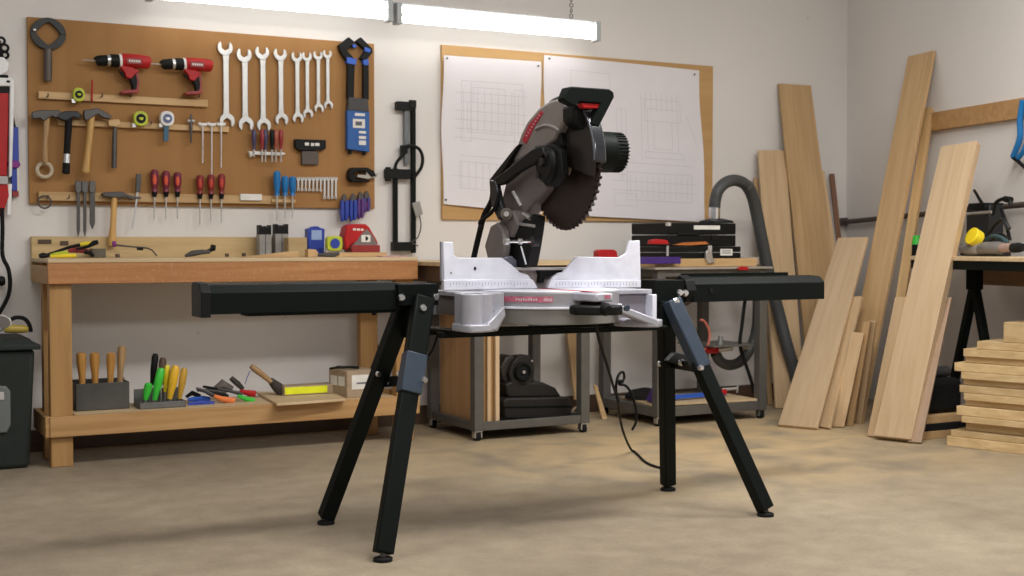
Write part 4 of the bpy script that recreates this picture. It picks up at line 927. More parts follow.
t = thing('rubber_dome', 'flat black rounded dome lying on the plywood in the right cart', 'pad', (4.05, 6.0, PZ))
obj('dome', MB().rod([(4.06, 6.02, PZ), (4.06, 6.02, PZ + .02), (4.06, 6.02, PZ + .045), (4.06, 6.02, PZ + .058)], [.115, .115, .08, .02], 28), M_rubber, t)
t = thing('pipe_clamp', 'blue bar clamp lying on the plywood in the right cart', 'clamp', onY(683, 394, 5.9))
p0 = onZ(650, 399, PZ + .02); p1 = onZ(725, 393, PZ + .02)
obj('bar', MB().bar(p0, p1, .03, .022), M_blue, t, .002)
obj('jaw', MB().bar(p0 + Vector((.0, 0, -.015)), p0 + Vector((.035, 0, .05)), .045, .03), M_violet, t, .003)
obj('jaw', MB().bar(p1 + Vector((-.12, 0, 0)), p1 + Vector((0, -.01, .01)), .02, .03), M_red, t, .003)
obj('screw', MB().rod([p1 + Vector((-.02, 0, .02)), p1 + Vector((.07, -.02, .025))], .008, 10), M_steel, t)
obj('screw_handle', MB().rod([p1 + Vector((.07, -.02, .0)), p1 + Vector((.075, -.02, .05))], .006, 8), M_steel, t)
# regulators
t = thing('air_regulator', 'red and chrome air regulator with fittings on the middle shelf', 'regulator', (4.4, 5.85, .4135))
p = lambda x, y: onY(x, y, 5.84)
obj('valve', MB().rod([p(706, 350), p(717, 350)], .02, 12).rod([p(711, 346), p(711, 352)], .026, 12), M_red, t)
obj('fitting', MB().rod([p(717, 350), p(732, 348)], .014, 10).rod([p(741, 348), p(748, 347)], .014, 10), M_steel, t)
obj('gauge', MB().rod([p(720, 349), p(720.5, 336)], [.018, .014], 12), mat('grey_gauge', (.25, .25, .24), .5, .5), t)
obj('hose', MB().rod(catmull([p(700, 320), p(704, 321), (p(709, 330)), p(709, 341), p(705, 349), p(698, 347)], 5), .007, 8), mat('salmon_hose', (.5, .14, .1), .5), t)
# black hose ring
solo('rubber_hose', MB().rod(catmull([onY(x, y, 5.93) for x, y in [(758, 296), (757, 325), (752, 345), (742, 360), (731, 365), (721, 362), (715, 353)]], 6), .03, 12), M_hose, 'thick dark hose curving down behind the right cart leg', 'hose')
solo('rubber_cable', MB().rod(catmull([onY(x, y, 5.83) for x, y in [(745, 300), (742, 325), (740, 345), (745, 362), (751, 380), (754, 393)]], 6), .010, 8), M_rubber, 'black cable hanging from the right cart top to its base', 'cable')

# on top of cart 2
CZ = .8505
def slab(name, lb, cat, px0, py0, px1, py1, Y0, dep, z0, m_, grp=None, bev=.003):
    a_, b_, _, z1_ = R(px0, py0, px1, py1, Y0)
    return solo(name, MB().box(a_, b_, Y0, Y0 + dep, z0, z1_), m_, lb, cat, grp, bev), (a_, b_, z0, z1_)
o, pl = slab('wood_offcut', 'pale wooden board under the black toolboxes on the right cart', 'board', 655, 258.5, 757, 263, 5.775, .42, CZ, M_railw)
z_ = pl[3] + .0006
def case(px0, py0, px1, py1, Y0, dep, z0, lb, lid=False):
    a_, b_, _, z1_ = R(px0, py0, px1, py1, Y0)
    t = thing('tool_case', lb, 'toolbox', ((a_ + b_) / 2, Y0 + dep / 2, z0), 'black tool cases on the right cart')
    zm = z0 + (z1_ - z0) * .5
    obj('body', MB().box(a_, b_, Y0, Y0 + dep, z0, zm - .002), M_black, t, .005)
    obj('lid', MB().box(a_, b_, Y0, Y0 + dep, zm + .002, z1_), M_black, t, .005)
    return t, a_, b_, z1_
t, a_, b_, zc = case(666, 246.5, 741, 258.5, 5.79, .34, z_, 'lower black tool case with pale latches on the right cart')
fy = 5.79
obj('label', MB().B(720.5, 249, 732.5, 255.5, fy - .003, .0025), M_label, t)
obj('label_print', MB().B(722, 250.5, 731, 251.3, fy - .0045, .001).B(722, 252.6, 731, 253.4, fy - .0045, .001), M_print, t)
for px in (667, 708.5): obj('latch', MB().B(px, 245.5, px + (1.8 if px < 700 else 3.5), 256, fy - .008, .0075), M_greyl, t, .001)
t, a_, b_, zc2 = case(668, 223, 736, 244.5, 5.80, .36, zc + .0006, 'upper black tool case with pale nameplate, stacked on the other')
obj('label', MB().B(694, 225.5, 720, 229.5, 5.797, .0025), M_label, t)
obj('latch', MB().B(712, 235, 718, 240, 5.792, .0075), M_rubber, t, .001); obj('latch', MB().B(678, 232, 700, 235, 5.792, .0075), M_rubber, t, .001)
obj('hinge', MB().B(667.5, 222.3, 671, 226, 5.797, .02), M_steel, t, .001)
solo('plastic_tub', MB().P([(651, 244.2), (652, 240), (658, 239), (667, 240), (670, 244.2)], 5.765, .04), M_red, 'bright red cap in front of the black tool cases', 'cap', bevel=.004)
solo('chisel_strip', MB().P([(673, 245), (684, 242.5), (706, 241.5), (709, 244), (690, 245.5)], 5.79, .015), mat('burnt_orange', (.45, .14, .03), .4), 'thin orange tool lying across the lower black case', 'tool', bevel=.001)
solo('spirit_level', MB().B(628, 257, 681, 264, 5.72, .035), M_violet, 'violet level lying on the right cart beside the saw fence', 'level', bevel=.003)
solo('metal_fitting', MB().P([(706, 252), (709, 249.5), (712, 252), (713, 258), (716, 262), (709, 263.5), (706, 259)], 5.76, .018), M_steel, 'small shiny metal fitting in front of the lower black case', 'fitting', bevel=.002)
solo('plastic_crate', MB().B(741, 257, 759, 264.5, 5.9, .2), mat('translucent_grey', (.36, .33, .3), .4), 'small translucent grey box at the right end of the cart top', 'box', bevel=.003)
solo('plastic_plug', MB().P([(738, 268), (742, 266.5), (748, 267), (749, 270), (739, 270)], 5.67, .012), M_red, 'tiny red plug hanging at the right cart top edge', 'plug', bevel=.001)
solo('plastic_case', MB().P([(598, 258), (598, 251), (601, 249.5), (614, 249.5), (617, 251), (618, 258)], 5.98, .05), M_red, 'small bright red case standing on the cart behind the right saw fence', 'case', bevel=.004)

# dust hose
t = thing('dust_hose', 'large grey flexible dust hose arching over the black tool cases', 'hose', floor_pt(800, 402))
hp = [(714.5, 208, 5.95), (715.5, 199, 5.95), (719, 189, 5.95), (727, 182, 5.96), (737, 180.5, 5.98), (747, 186, 6.0), (753, 198, 6.02), (757, 215, 6.04), (761, 235, 6.05), (765, 255, 6.06), (769, 275, 6.06), (774, 295, 6.06), (780, 318, 6.05), (787, 345, 6.02), (794, 370, 6.0), (799, 392, 5.98), (800, 398, 5.98)]
cp = catmull([onY(x, y, Y_) for x, y, Y_ in hp], 12)
rr = [(.033 + .001 * math.cos(i * math.pi)) if i < 60 else (.036 + .001 * math.cos(i * math.pi)) for i in range(len(cp))]
obj('hose', MB().rod(cp, rr, 16), M_hose, t)
obj('cuff', MB().rod([onY(714.5, 219, 5.95), onY(714.5, 207, 5.95)], .032, 20), M_chrome, t)
obj('funnel', MB().rod([onY(716, 223.0, 5.95), onY(716, 221, 5.95), onY(716, 218.5, 5.95)], [.1, .095, .04], 24), M_black, t)

# ------------------------------------------------------------------ leaning boards
def board(lb, bl_, br_, tl_, tr_, plane, m_, th, group=None, name='wood_board'):
    B1, B2 = floor_pt(*bl_), floor_pt(*br_)
    T1, T2 = plane(*tl_), plane(*tr_)
    nrm = (B2 - B1).cross(T1 - B1).normalized()
    if nrm.dot(B1 - CAM) < 0: nrm = -nrm
    th_v = nrm * th
    lift = max(0, -th_v.z) + .0005
    Lf = Vector((0, 0, lift))
    A = [B1 + Lf, B2 + Lf, T2 + Lf, T1 + Lf]
    zl = (T1 - B1).normalized(); yl = th_v.normalized(); xl = yl.cross(zl).normalized(); yl = zl.cross(xl)
    M3 = Matrix((xl, yl, zl)).transposed(); o_ = B1 + Lf
    mb_ = MB().prism(A, th_v); mb_.v = [M3.transposed() @ (v - o_) for v in mb_.v]
    ob = obj(name, mb_, m_, None, .0015)
    ob.location = o_; ob.rotation_euler = M3.to_euler()
    ob['label'] = lb; ob['category'] = 'board'
    if group: ob['group'] = group
    return ob
back = lambda off: (lambda x, y: onY(x, y, WY - off))
rgt = lambda off: (lambda x, y: onR(x, y, off))
G = 'boards leaning in the corner'
board('tall brown board leaning on the back wall, tallest of the left group', (812, 404.5), (852, 403), (779, 84), (811, 86), back(.03), M_boardB, .02, G)
board('pale board leaning left of the tall brown one', (776, 409), (806, 408), (758.5, 151), (785, 151), back(.06), M_boardC, .02, G)
board('sliver-thin board edge at the far left of the leaning boards', (768, 405), (773, 405), (754, 178), (758, 178), back(.04), M_boardB, .02, G)
board('slim pale board just right of the tallest brown board', (852, 405), (859, 405), (819, 171), (824.5, 172), back(.05), M_boardC, .02, G)
board('dark reddish strip leaning near the room corner', (855, 408), (860, 408), (829.5, 175), (834.5, 175), back(.04), M_boardD, .02, G)
board('very tall brown board leaning on the right wall up to the picture top', (838, 421), (861, 424), (908, 58), (934, 52), rgt(.02), M_boardB, .024, G)
M_tawny = wood('tawny_board', (0.44, 0.27, 0.115), (0.55, 0.36, 0.17), 'Z', 0.55)
board('narrow tawny board leaning right of the very tall one', (876, 431), (886, 432), (924, 110), (932.5, 110), rgt(.025), M_tawny, .03, G)
board('pale board peeking out left of the bright maple board, with a low top', (867, 437), (877, 438.5), (895, 298.5), (906, 298), rgt(.66), M_boardC, .02, G)
board('pinkish board edge peeking out right of the bright maple board', (908, 443.5), (921, 444.5), (936, 300), (951.5, 299), rgt(.53), wood('pinkish_board', (0.42, 0.29, 0.20), (0.50, 0.36, 0.26), 'Z', 0.55), .02, G)
mid = lambda X, off=0: (lambda x, y: onR(x, y, off))
board('large pale board leaning in front, its square top halfway up', (778, 427), (817, 430.5), (838, 240), (868, 239.5), rgt(.42), M_boardA, .02, G)
board('board whose edge shows just right of the large pale one', (819, 428.5), (829, 430), (849, 299), (861, 298), rgt(.60), M_boardC, .02, G)
board('pale short offcut with the lowest top, leaning beside the large pale board', (831, 427.5), (844, 428), (852, 333), (864, 334), rgt(.74), M_boardC, .02, G)
board('brownish short offcut, middle one of the three low leaning pieces', (846, 426), (852, 426.5), (863, 322), (870, 322), rgt(.71), M_boardB, .02, G)
board('pale short offcut standing against the foot of the very tall board', (855.5, 423.5), (861, 424), (870, 321), (875.5, 322), rgt(.68), M_boardC, .02, G)
board('broad bright maple board leaning in front of the side table', (873.5, 440), (911, 444), (941, 151), (977, 145), rgt(.34), M_boardA, .055, G)

# ------------------------------------------------------------------ right wall things
def onRbox(px0, py0, px1, py1, off, th):
    a, b = onR(px0, py0, off), onR(px1, py0, off); zt_ = (onR(px0, py0, off).z + onR(px1, py0, off).z) / 2
    zb_ = (onR(px0, py1, off).z) 
    return MB().prism([Vector((a.x, a.y, zb_)), Vector((b.x, b.y, zb_)), Vector((b.x, b.y, zt_)), Vector((a.x, a.y, zt_))], -RNOR * th)
a, b = onR(929, 113, .04), onR(1024, 97.5, .04)
b2 = b + (b - a).normalized() * .6
zt_ = (a.z + b.z) / 2; zb_ = (onR(933, 131.5, .04).z + onR(1021, 117, .04).z) / 2
solo('wall_batten', MB().prism([Vector((p_.x, p_.y, z)) for p_, z in ((a, zb_), (b2, zb_), (b2, zt_), (a, zt_))], -RNOR * .039), M_pineX, 'horizontal pine batten fixed to the right wall', 'batten', bevel=.002)
solo('wall_pipe', MB().rod([onR(838, 222.5, .04), onR(850, 221.5, .05), onR(1030, 204, .05)], .016, 12).rod([onR(840, 222, .045), onR(846, 221.6, .045)], .026, 12), mat('brown_pipe', (.1, .075, .065), .5, .4), 'thin dark pipe running along the right wall', 'pipe')
t = thing('pliers', 'blue-handled clamp hanging from the batten at the right edge', 'clamp', onR(1018, 166, .06))
hp = [onR(x, y, .06) for x, y in [(1023, 100), (1020, 120), (1020, 138), (1013, 157)]]
obj('handle', MB().rod(catmull(hp, 5), .016, 10), M_sky, t)
obj('handle', MB().rod(catmull([onR(x, y, .06) for x, y in [(1031, 100), (1030, 130), (1024, 150), (1018, 158)]], 5), .014, 10), M_sky, t)
obj('jaw', MB().rod([onR(1013, 157, .06), onR(1020, 163, .06), onR(1027, 170, .06)], [.012, .010, .008], 8), M_black, t)

# side table
tn = RNOR; td = -RDIR    # td towards the camera
def tp(X, Y, z): return Vector((X, Y, z))
A0 = Vector((5.075, 5.05, 0)); A1 = A0 - RDIR * 1.5; DEP = -RNOR * .46
t = thing('side_table', 'table with black steel A-frame legs along the right wall', 'table', (A0 + A1) / 2 + DEP * .5)
zT = .912
def tb(p, q, dep, z0, z1): return [Vector((v.x, v.y, z0)) for v in (p, q, q + dep, p + dep)], (0, 0, z1 - z0)
obj('table_top', MB().prism(*tb(A0, A1, DEP, zT - .02, zT)), M_ply, t, .002)
obj('rear_rail', MB().prism(*tb(A0 + DEP * .80, A1 + DEP * .80, DEP * .06, .76, .845)), wood('brown_rail', (0.20, 0.12, 0.065), (0.27, 0.17, 0.095), 'Y'), t, .002)
obj('frame', MB().prism(*tb(A0 + DEP * .02, A1 + DEP * .02, DEP * .08, zT - .065, zT - .0205)).prism(*tb(A0 + DEP * .9, A1 + DEP * .9, DEP * .08, zT - .065, zT - .0205)), M_blackm, t, .002)
for s_ in (.25, 1.25):
    c = A0 - RDIR * s_ + DEP * .48
    obj('leg_post', MB().box(c.x - .03, c.x + .03, c.y - .03, c.y + .03, .74, zT - .021), M_blackm, t, .002)
    for sg in (-1, 1):
        f_ = c + RDIR * (.24 * -sg)
        obj('leg', MB().bar(Vector((c.x, c.y, .77)), Vector((f_.x, f_.y, 0.0)), .04, .035), M_blackm, t, .002)
# things on side table: plane through px at offset in from wall
ZT = zT + .0006
def onT(px, py, off=.3): return onR(px, py, off)
def TB(px0, py0, px1, py1, off, th, z0=None):
    a, b = onR(px0, (py0 + py1) / 2, off), onR(px1, (py0 + py1) / 2, off); m_ = (px0 + px1) / 2
    z1 = onR(m_, py0, off).z; z0_ = onR(m_, py1, off).z if z0 is None else z0
    return MB().prism([Vector((a.x, a.y, z0_)), Vector((b.x, b.y, z0_)), Vector((b.x, b.y, z1)), Vector((a.x, a.y, z1))], -RNOR * th)
def TR(pp, r, off, n=10):
    pts = [onR(x, y, off) for x, y in pp]; k = mpp(pts[0]); return MB().rod(pts, [v * k for v in r] if hasattr(r, '__len__') else r * k, n)
t = thing('bench_vise', 'black bench machine with levers standing on the side table', 'vise', onR(965, 255, .28))
t.location.z = ZT
obj('base', TB(960, 244, 998, 256, .22, .08, ZT), M_blacks, t, .004)
obj('body', TB(966, 205, 989, 245, .20, .09), M_blacks, t, .006)
obj('cap', TB(968, 203, 984, 209, .23, .12), M_black, t, .004)
obj('bar', TR([(966, 214), (992, 212)], 1.5, .26), M_steel, t)
obj('lever', TR([(974, 190), (983, 205)], [1.3, 1.8], .24), M_black, t)
obj('lever', TR([(1001, 208), (1006, 222), (1010, 240)], [1.6, 1.8, 1.8], .24), M_black, t)
obj('pipe_loop', MB().rod(catmull([onR(x, y, .25) for x, y in [(993, 215), (996, 203), (1003, 199), (1009, 200), (1011, 206)]], 5), .010, 8), M_black, t)
obj('knob', TR([(1005, 199), (1011, 200)], 3.2, .25, 12), M_black, t)
obj('linkage', MB().rod(catmull([onR(x, y, .27) for x, y in [(990, 232), (996, 224), (1003, 220), (1009, 229)]], 4), .012, 8).rod(catmull([onR(x, y, .26) for x, y in [(984, 238), (992, 240), (999, 234), (1007, 238)]], 4), .009, 8), M_blacks, t)
t = thing('angle_grinder', 'grey grinder with a yellow guard lying on the side table', 'power tool', onR(990, 255, .36))
t.location.z = ZT
obj('body', TR([(979, 249), (985, 248), (1000, 248), (1002, 248)], [5.5, 6.2, 6.2, 5], .37, 16), mat('grinder_grey', (.2, .19, .18), .45, .3), t)
obj('gear_head', TR([(962, 249), (966, 249), (978, 248.5), (982, 248.5)], [4, 5.5, 6, 5.5], .37, 16), mat('grinder_light', (.38, .38, .4), .4, .4), t)
obj('neck', TR([(1002, 248), (1010, 247.5), (1014, 247.5)], [4.8, 4.4, 3.8], .37, 14), mat('pinkish_grip', (.34, .23, .19), .5), t)
obj('end_cap', TR([(1013, 248), (1019, 247.5), (1024, 247.5)], [5, 5, 3.6], .37, 14), M_rubber, t)
c = onR(974.5, 237.5, .385)
obj('guard', MB().rod([c + RNOR * .02 + Vector((0, 0, .01)), c - RNOR * .025 - Vector((0, 0, .01))], [.045, .042], 24), M_yellow, t, .003)
obj('hose', MB().rod(catmull([onR(x, y, .33) for x, y in [(985, 240), (994, 236), (1002, 238), (1008, 243)]], 4), .010, 8), mat('teal_hose', (.03, .07, .08), .5), t)
t = thing('spray_bottle', 'green-topped item half hidden between the leaning boards on the table', 'bottle', onR(917, 256, .35))
t.location.z = ZT
obj('body', MB().rod([(t.location.x, t.location.y, ZT), (t.location.x, t.location.y, ZT + .06)], .028, 14), M_black, t)
obj('cap', MB().rod([(t.location.x, t.location.y, ZT + .06), (t.location.x, t.location.y, ZT + .11)], [.03, .022], 14), M_green, t)
# under side table
f0 = floor_pt(925, 432)
def lowstack(px0, px1, z0, z1, m_, nm, lb, cat, Yoff=0, dep=.5):
    a_ = onY(px0, 430, 5.0 + Yoff).x; b_ = onY(px1, 430, 5.0 + Yoff).x
    return solo(nm, MB().box(a_, b_, 5.0 + Yoff, 5.0 + Yoff + dep, z0, z1), m_, lb, cat, bevel=.002)
lowstack(922, 968, 0.0008, .04, M_boardB, 'wood_plank', 'lowest brown plank lying under the side table', 'board', -.3, .3)
lowstack(923, 966, .0405, .075, M_rubber, 'rubber_mat', 'black mat lying between planks under the side table', 'mat', -.3, .3)
lowstack(921, 967, .0755, .115, M_boardB, 'wood_plank', 'upper brown plank lying under the side table', 'board', -.29, .3)
t = thing('storage_bag', 'dark bag with a grey rolled top under the side table', 'bag', (5.02, 4.84, .116))
x_0, x_1 = onY(926, 390, 4.74).x, onY(965, 390, 4.74).x
obj('bag', MB().box(x_0, x_1, 4.75, 4.98, .1165, .29), M_rubber, t, .03, 3)
obj('rolled_top', MB().rod([(x_0 - .01, 4.86, .315), (x_1, 4.86, .315)], .028, 14), mat('grey_roll', (.09, .09, .095), .7), t)

# ------------------------------------------------------------------ plank stack right
P1, P2 = floor_pt(947, 446), floor_pt(1024, 455)
dv = (P2 - P1).normalized(); nv = Vector((-dv.y, dv.x, 0));
if nv.x < 0: nv = -nv
rows = [(946, 453, 435.5), (948.5, 435, 428.5), (958, 428, 417.5), (953, 414, 407.5), (957, 407, 396.5), (954, 392, 385.5), (955.5, 385, 379.5), (950, 373.5, 368.5), (957, 369, 362.5), (966, 361, 355), (957, 354, 346.5), (967, 346, 339.5)]
ordn = ['lowest plank', 'second plank from the floor', 'third plank from the floor', 'fourth plank from the floor', 'fifth plank from the floor', 'sixth plank from the floor', 'seventh plank from the floor', 'eighth plank from the floor', 'ninth plank from the floor', 'tenth plank from the floor', 'eleventh plank from the floor', 'twelfth plank from the floor', 'thirteenth plank from the floor', 'top full plank']
N_ = 14; htot = onZ(958, 446, 0).z
ztop = CAM.z - (339 - 245) / F * ((P1 - CAM).dot(FW) + .05)
hs = [1.25, .8, 1.1, .8, 1.2, .75, .9, .95, .8, .9, 1.1, .8, 1.0, 1.0]; k_ = ztop / sum(hs); z = .0006
lefts = [946, 948.5, 958, 958, 953, 957, 958, 954, 955.5, 956, 950, 957, 957, 967]
rn = random.Random(4)
for i in range(N_):
    h = hs[i] * k_; off = (lefts[i] - 947) * .0062
    s0 = P1 + dv * off + nv * (.0 + rn.uniform(0, .035) + .012 * (i % 3)); s1 = s0 + dv * (.6 + rn.uniform(-.03, .03))
    w = .24 + rn.uniform(-.03, .04)
    solo('stacked_plank', MB().prism([Vector((q_.x, q_.y, z)) for q_ in (s0, s1, s1 + nv * w, s0 + nv * w)], (0, 0, h - .0015)), M_stackw, f'{ordn[i]} in the pine stack at the right edge', 'plank', 'pine planks in the right stack', .002)
    z += h
s0 = P1 + dv * .25 + nv * .05
solo('stacked_plank', MB().prism([Vector((q_.x, q_.y, z)) for q_ in (s0, s0 + dv * .3, s0 + dv * .3 + nv * .16, s0 + nv * .16)], (0, 0, .095)), M_stackw, 'short thick pine block lying on top of the plank stack', 'wood block', None, .002)

# ------------------------------------------------------------------ saw stand
SY = 3.98
t = thing('saw_stand', 'black steel folding saw stand with extension bars and splayed legs', 'stand', (2.25, SY, 0))
def extbar(x0_, x1_, cap_left, cap_right, name='extension_bar'):
    prof = [(3.93, .757), (3.93, .823), (3.955, .846), (4.02, .850), (4.03, .84), (4.03, .757)]
    o = obj(name, MB().prism2([(x0_, y, z) for y, z in prof], [(x1_, y, z) for y, z in prof]), M_blackm, t, .002)
    pr2 = [(3.922, .748), (3.922, .826), (3.95, .852), (4.022, .856), (4.038, .846), (4.038, .748)]
    for x, fl in ((x0_, cap_left), (x1_, cap_right)):
        if fl:
            w = .03
            obj('end_cap', MB().prism2([(x - w / 2, y, z) for y, z in pr2], [(x + w / 2, y, z) for y, z in pr2]), M_black, o, .002)
    return o
xa, xb = onY(201, 298, SY).x, onY(398, 298, 3.95).x
o = extbar(xa, xb, True, False)
obj('lower_channel', MB().box(onY(247, 312, 3.95).x, xb - .01, 3.94, 4.02, .748, .757), M_blackm, o)
xc, xd = onY(690, 290, 3.95).x, onY(816, 290, SY).x
o = extbar(xc, xd, False, False)
obj('collar', MB().rod([(xc - .03, 3.98, .80), (xc + .012, 3.98, .80)], .058, 8), M_black, o, .004)
obj('stop_plate', MB().box(xc + .02, xd - .1, 4.031, 4.036, .80, .862), M_blackm, o)
for px in (247, 374):
    obj('screw', MB().rod([onY(px, 315, 3.96), onY(px, 312, 3.96)], .008, 10), M_black, t)
obj('lock_pin', MB().rod([(onY(711, 295, 3.93).x, 3.925, .80), (onY(711, 295, 3.93).x, 3.932, .80)], .009, 10), M_rubber, t)
# end brackets
bl0, bl1 = onY(398, 297, 3.92).x, onY(438, 297, 3.92).x
br0, br1 = onY(655, 297, 3.92).x, onY(683, 297, 3.92).x
obj('bracket', MB().box(bl0, bl1, 3.915, 4.05, .77, .842), M_blackm, t, .003)
obj('bracket', MB().box(br0, br1, 3.915, 4.05, .76, .842), M_blackm, t, .003)
for y_ in (3.90, 4.06): obj('main_beam', MB().box(bl1, br0, y_, y_ + .03, .660, .679), M_blackm, t, .002)
for x_ in (bl1 - .09, br0 + .015): obj('beam_plate', MB().box(x_, x_ + .04, 3.90, 4.09, .66, .765), M_blackm, t, .002)
# mounting feet between beam and saw
for x in (1.86, 2.585):
    obj('saw_mount', MB().box(x - .03, x + .03, 3.74, 4.09, .6795, .6875), M_blackm, t, .002)
def bolt(p, ax, r=.013, l=.014, par=None, m_=M_chrome):
    ax = Vector(ax).normalized(); p = Vector(p)
    return obj('bolt', MB().rod([p, p + ax * l * .6, p + ax * l], [r, r, r * .7], 12), m_, par or t)
for px, py in [(401, 297.5), (435, 297)]: bolt(onY(px, py, 3.915), (0, -1, 0))
bolt(onY(422.5, 308, 3.87), (0, -1, 0))
for px, py in [(679, 292.5), (684.5, 293)]: bolt(onY(px, py, 3.90), (0, -1, 0))
bolt(onY(675, 302, 3.87), (0, -1, 0), .017)
# legs
def leg(top, foot, w, d, split, upm, lowm, wl=None, side=(1, 0, 0)):
    top = Vector(top); foot = Vector(foot); foot_z = Vector((foot.x, foot.y, .024))
    mid_ = top.lerp(foot_z, split)
    o = obj('leg', MB().bar(mid_.lerp(top, .06), foot_z, w * .88, d * .88, side), lowm, t, .004)
    obj('upper_sleeve', MB().bar(top, mid_, w, d, side), upm, o, .006)
    obj('foot_pad', MB().rod([(foot.x, foot.y, 0.0005), (foot.x, foot.y, .01), (foot.x, foot.y, .014)], [.030, .030, .02], 20), M_rubber, o)
    obj('foot_stud', MB().rod([(foot.x, foot.y, .012), foot_z + Vector((0, 0, .01))], .010, 10), M_dsteel, o)
    return o, mid_
fLF, fLR, fRF, fRR = floor_pt(383, 561), floor_pt(326, 524), floor_pt(765.5, 516), floor_pt(668, 490.5)
LFt = onY(424, 297, 3.90); LRt = onY(407, 300, 4.0)
RFt = onY(671, 300, 3.885); RRt = onY(666, 300, 4.03)
o, m1 = leg(LFt, fLF, .068, .045, .38, M_blackm, M_bluesteel if False else M_blackm)
o2, m2 = leg(LRt, fLR, .06, .05, .33, M_blackm, M_blackm)
o3, m3 = leg(RFt, fRF, .06, .05, .33, M_bluesteel, M_blackm)
o4, m4 = leg(RRt, fRR, .058, .05, .35, M_blackm, M_blackm)
obj('sleeve_clamp', MB().bar(m1.lerp(LFt, .38), m1.lerp(fLF, .02), .072, .052, (1, 0, 0)), M_bluesteel, o, .003)
# spreaders between each leg pair
def spreader(a, b, c):
    obj('spreader', MB().bar(a, b, .02, .035), M_blackm, t, .002)
    bolt(a + Vector((0, -.03, .0)), (0, -1, 0), .011); bolt(b + Vector((0, -.035, 0)), (0, -1, 0), .011)
spreader(onY(420, 379, 3.80), onY(386, 382, 4.08), 0)
bolt(onY(378, 374, 4.04), (0, -1, 0), .010); bolt(onY(399, 374, 3.9), (0, -1, 0), .010)
spreader(onY(695, 367, 3.8), onY(670, 363, 4.12), 0)
bolt(onY(659.5, 363.5, 4.07), (0, -1, 0), .011); bolt(onY(681, 362.5, 3.92), (0, -1, 0), .013)
obj('latch', MB().P([(676, 352), (690, 356), (686, 366), (668, 361)], 3.95, .03), M_blacks, t, .003)
solo('stand_wire', MB().rod(catmull([onY(x, y, 4.05) for x, y in [(421, 362), (428, 356), (433, 349), (438, 334)]], 4), .004, 6), M_rubber, 'thin wire curving from the left stand leg towards the beam', 'wire')

# ------------------------------------------------------------------ mitre saw
saw = thing('miter_saw', 'large silver and grey mitre saw with raised dark blade on the stand', 'saw', (2.237, 3.92, .688))
t = saw
cx, cy = 2.237, 3.92
def arc(cx, cy, r, a0, a1, n, z):
    return [Vector((cx + r * math.cos(math.radians(a0 + (a1 - a0) * i / n)), cy + r * math.sin(math.radians(a0 + (a1 - a0) * i / n)), z)) for i in range(n + 1)]
# base casting: wings, pillars, feet
mb = MB()
mb.box(1.86, 2.05, 3.84, 4.10, .798, .814); mb.box(2.42, 2.59, 3.80, 4.10, .798, .814)
mb.box(1.86, 2.59, 4.06, 4.10, .73, .797)
obj('base', mb, M_alu, t, .003)
mg = mat('mauve_panel_and_shade', (.22, .20, .23), .5, .2)
obj('side_panel', MB().box(1.872, 1.89, 3.90, 4.06, .735, .797), mat('shaded_casting', (.15, .13, .13), .6, .1), t, .002)  # darker casting tone: shadow of the left wing put into the colour
obj('side_panel', MB().box(2.44, 2.575, 3.815, 3.825, .70, .797), mg, t, .002)
obj('side_panel', MB().box(2.572, 2.59, 3.77, 4.1, .69, .797), M_aluw, t, .003)
obj('side_panel', MB().box(1.90, 2.04, 3.86, 3.87, .74, .797), mg, t, .002)  # mauve tone painted here for the shade under the left fence
mb = MB()
mb.rod([(1.862, 3.765, .705), (1.862, 3.765, .812)], .036, 20); mb.box(1.84, 1.905, 3.765, 3.85, .705, .812)
mb.rod([(1.91, 3.78, .705), (1.91, 3.78, .812)], .034, 20)
mb.box(1.905, 2.0, 3.80, 3.85, .75, .812)
obj('pillar', mb, M_alu, t, .003)
zf0, zf1 = .688, .714
mb = MB()
mb.prism([(1.825, 3.735, zf0), (1.835, 3.72, zf0), (1.87, 3.71, zf0), (1.905, 3.722, zf0), (1.94, 3.745, zf0), (1.94, 3.84, zf0), (1.825, 3.84, zf0)], (0, 0, zf1 - zf0))
mb.prism2([(1.90, 3.72, zf0 + .002), (1.945, 3.745, zf0 + .006), (1.985, 3.76, .738), (2.0, 3.80, .738), (1.90, 3.82, zf0)], [(1.895, 3.72, zf1), (1.93, 3.735, .736), (1.975, 3.76, .768), (2.0, 3.80, .768), (1.895, 3.82, zf1)])
obj('foot', mb, M_alu, t, .005)
mb = MB()
mb.prism([(2.565, 3.70, zf0), (2.53, 3.665, zf0), (2.49, 3.68, zf0), (2.44, 3.76, zf0), (2.44, 3.82, zf0), (2.59, 3.82, zf0)], (0, 0, zf1 - zf0))
mb.prism2([(2.525, 3.668, zf0), (2.525, 3.72, zf0), (2.38, 3.76, .745), (2.38, 3.70, .745)], [(2.525, 3.668, zf1 + .002), (2.525, 3.72, zf1 + .002), (2.38, 3.76, .772), (2.38, 3.70, .772)])
obj('foot', mb, M_alu, t, .005)
# turntable
tb_ = MB().rod([(cx, cy, .7665), (cx, cy, .8135)], .245, 64)
tt_ = obj('turntable', tb_, mat('turntable_grey', (.29, .28, .30), .45, .2), t, .003)
obj('turntable_lip', MB().rod([(cx, cy, .758), (cx, cy, .766)], .255, 64), M_aluw, tt_, .001)
obj('turntable_skirt', MB().rod([(cx, cy, .706), (cx, cy, .7575)], .248, 64), mat('skirt_grey', (.21, .20, .19), .5, .2), tt_, .002)
obj('table_plate', MB().rod([(cx, cy, .8136), (cx, cy, .8165)], .242, 64), M_aluw, tt_, .001)
obj('kerf_plate', MB().box(cx - .014, cx + .014, 3.60, 4.0, .8166, .8176), M_red, tt_)
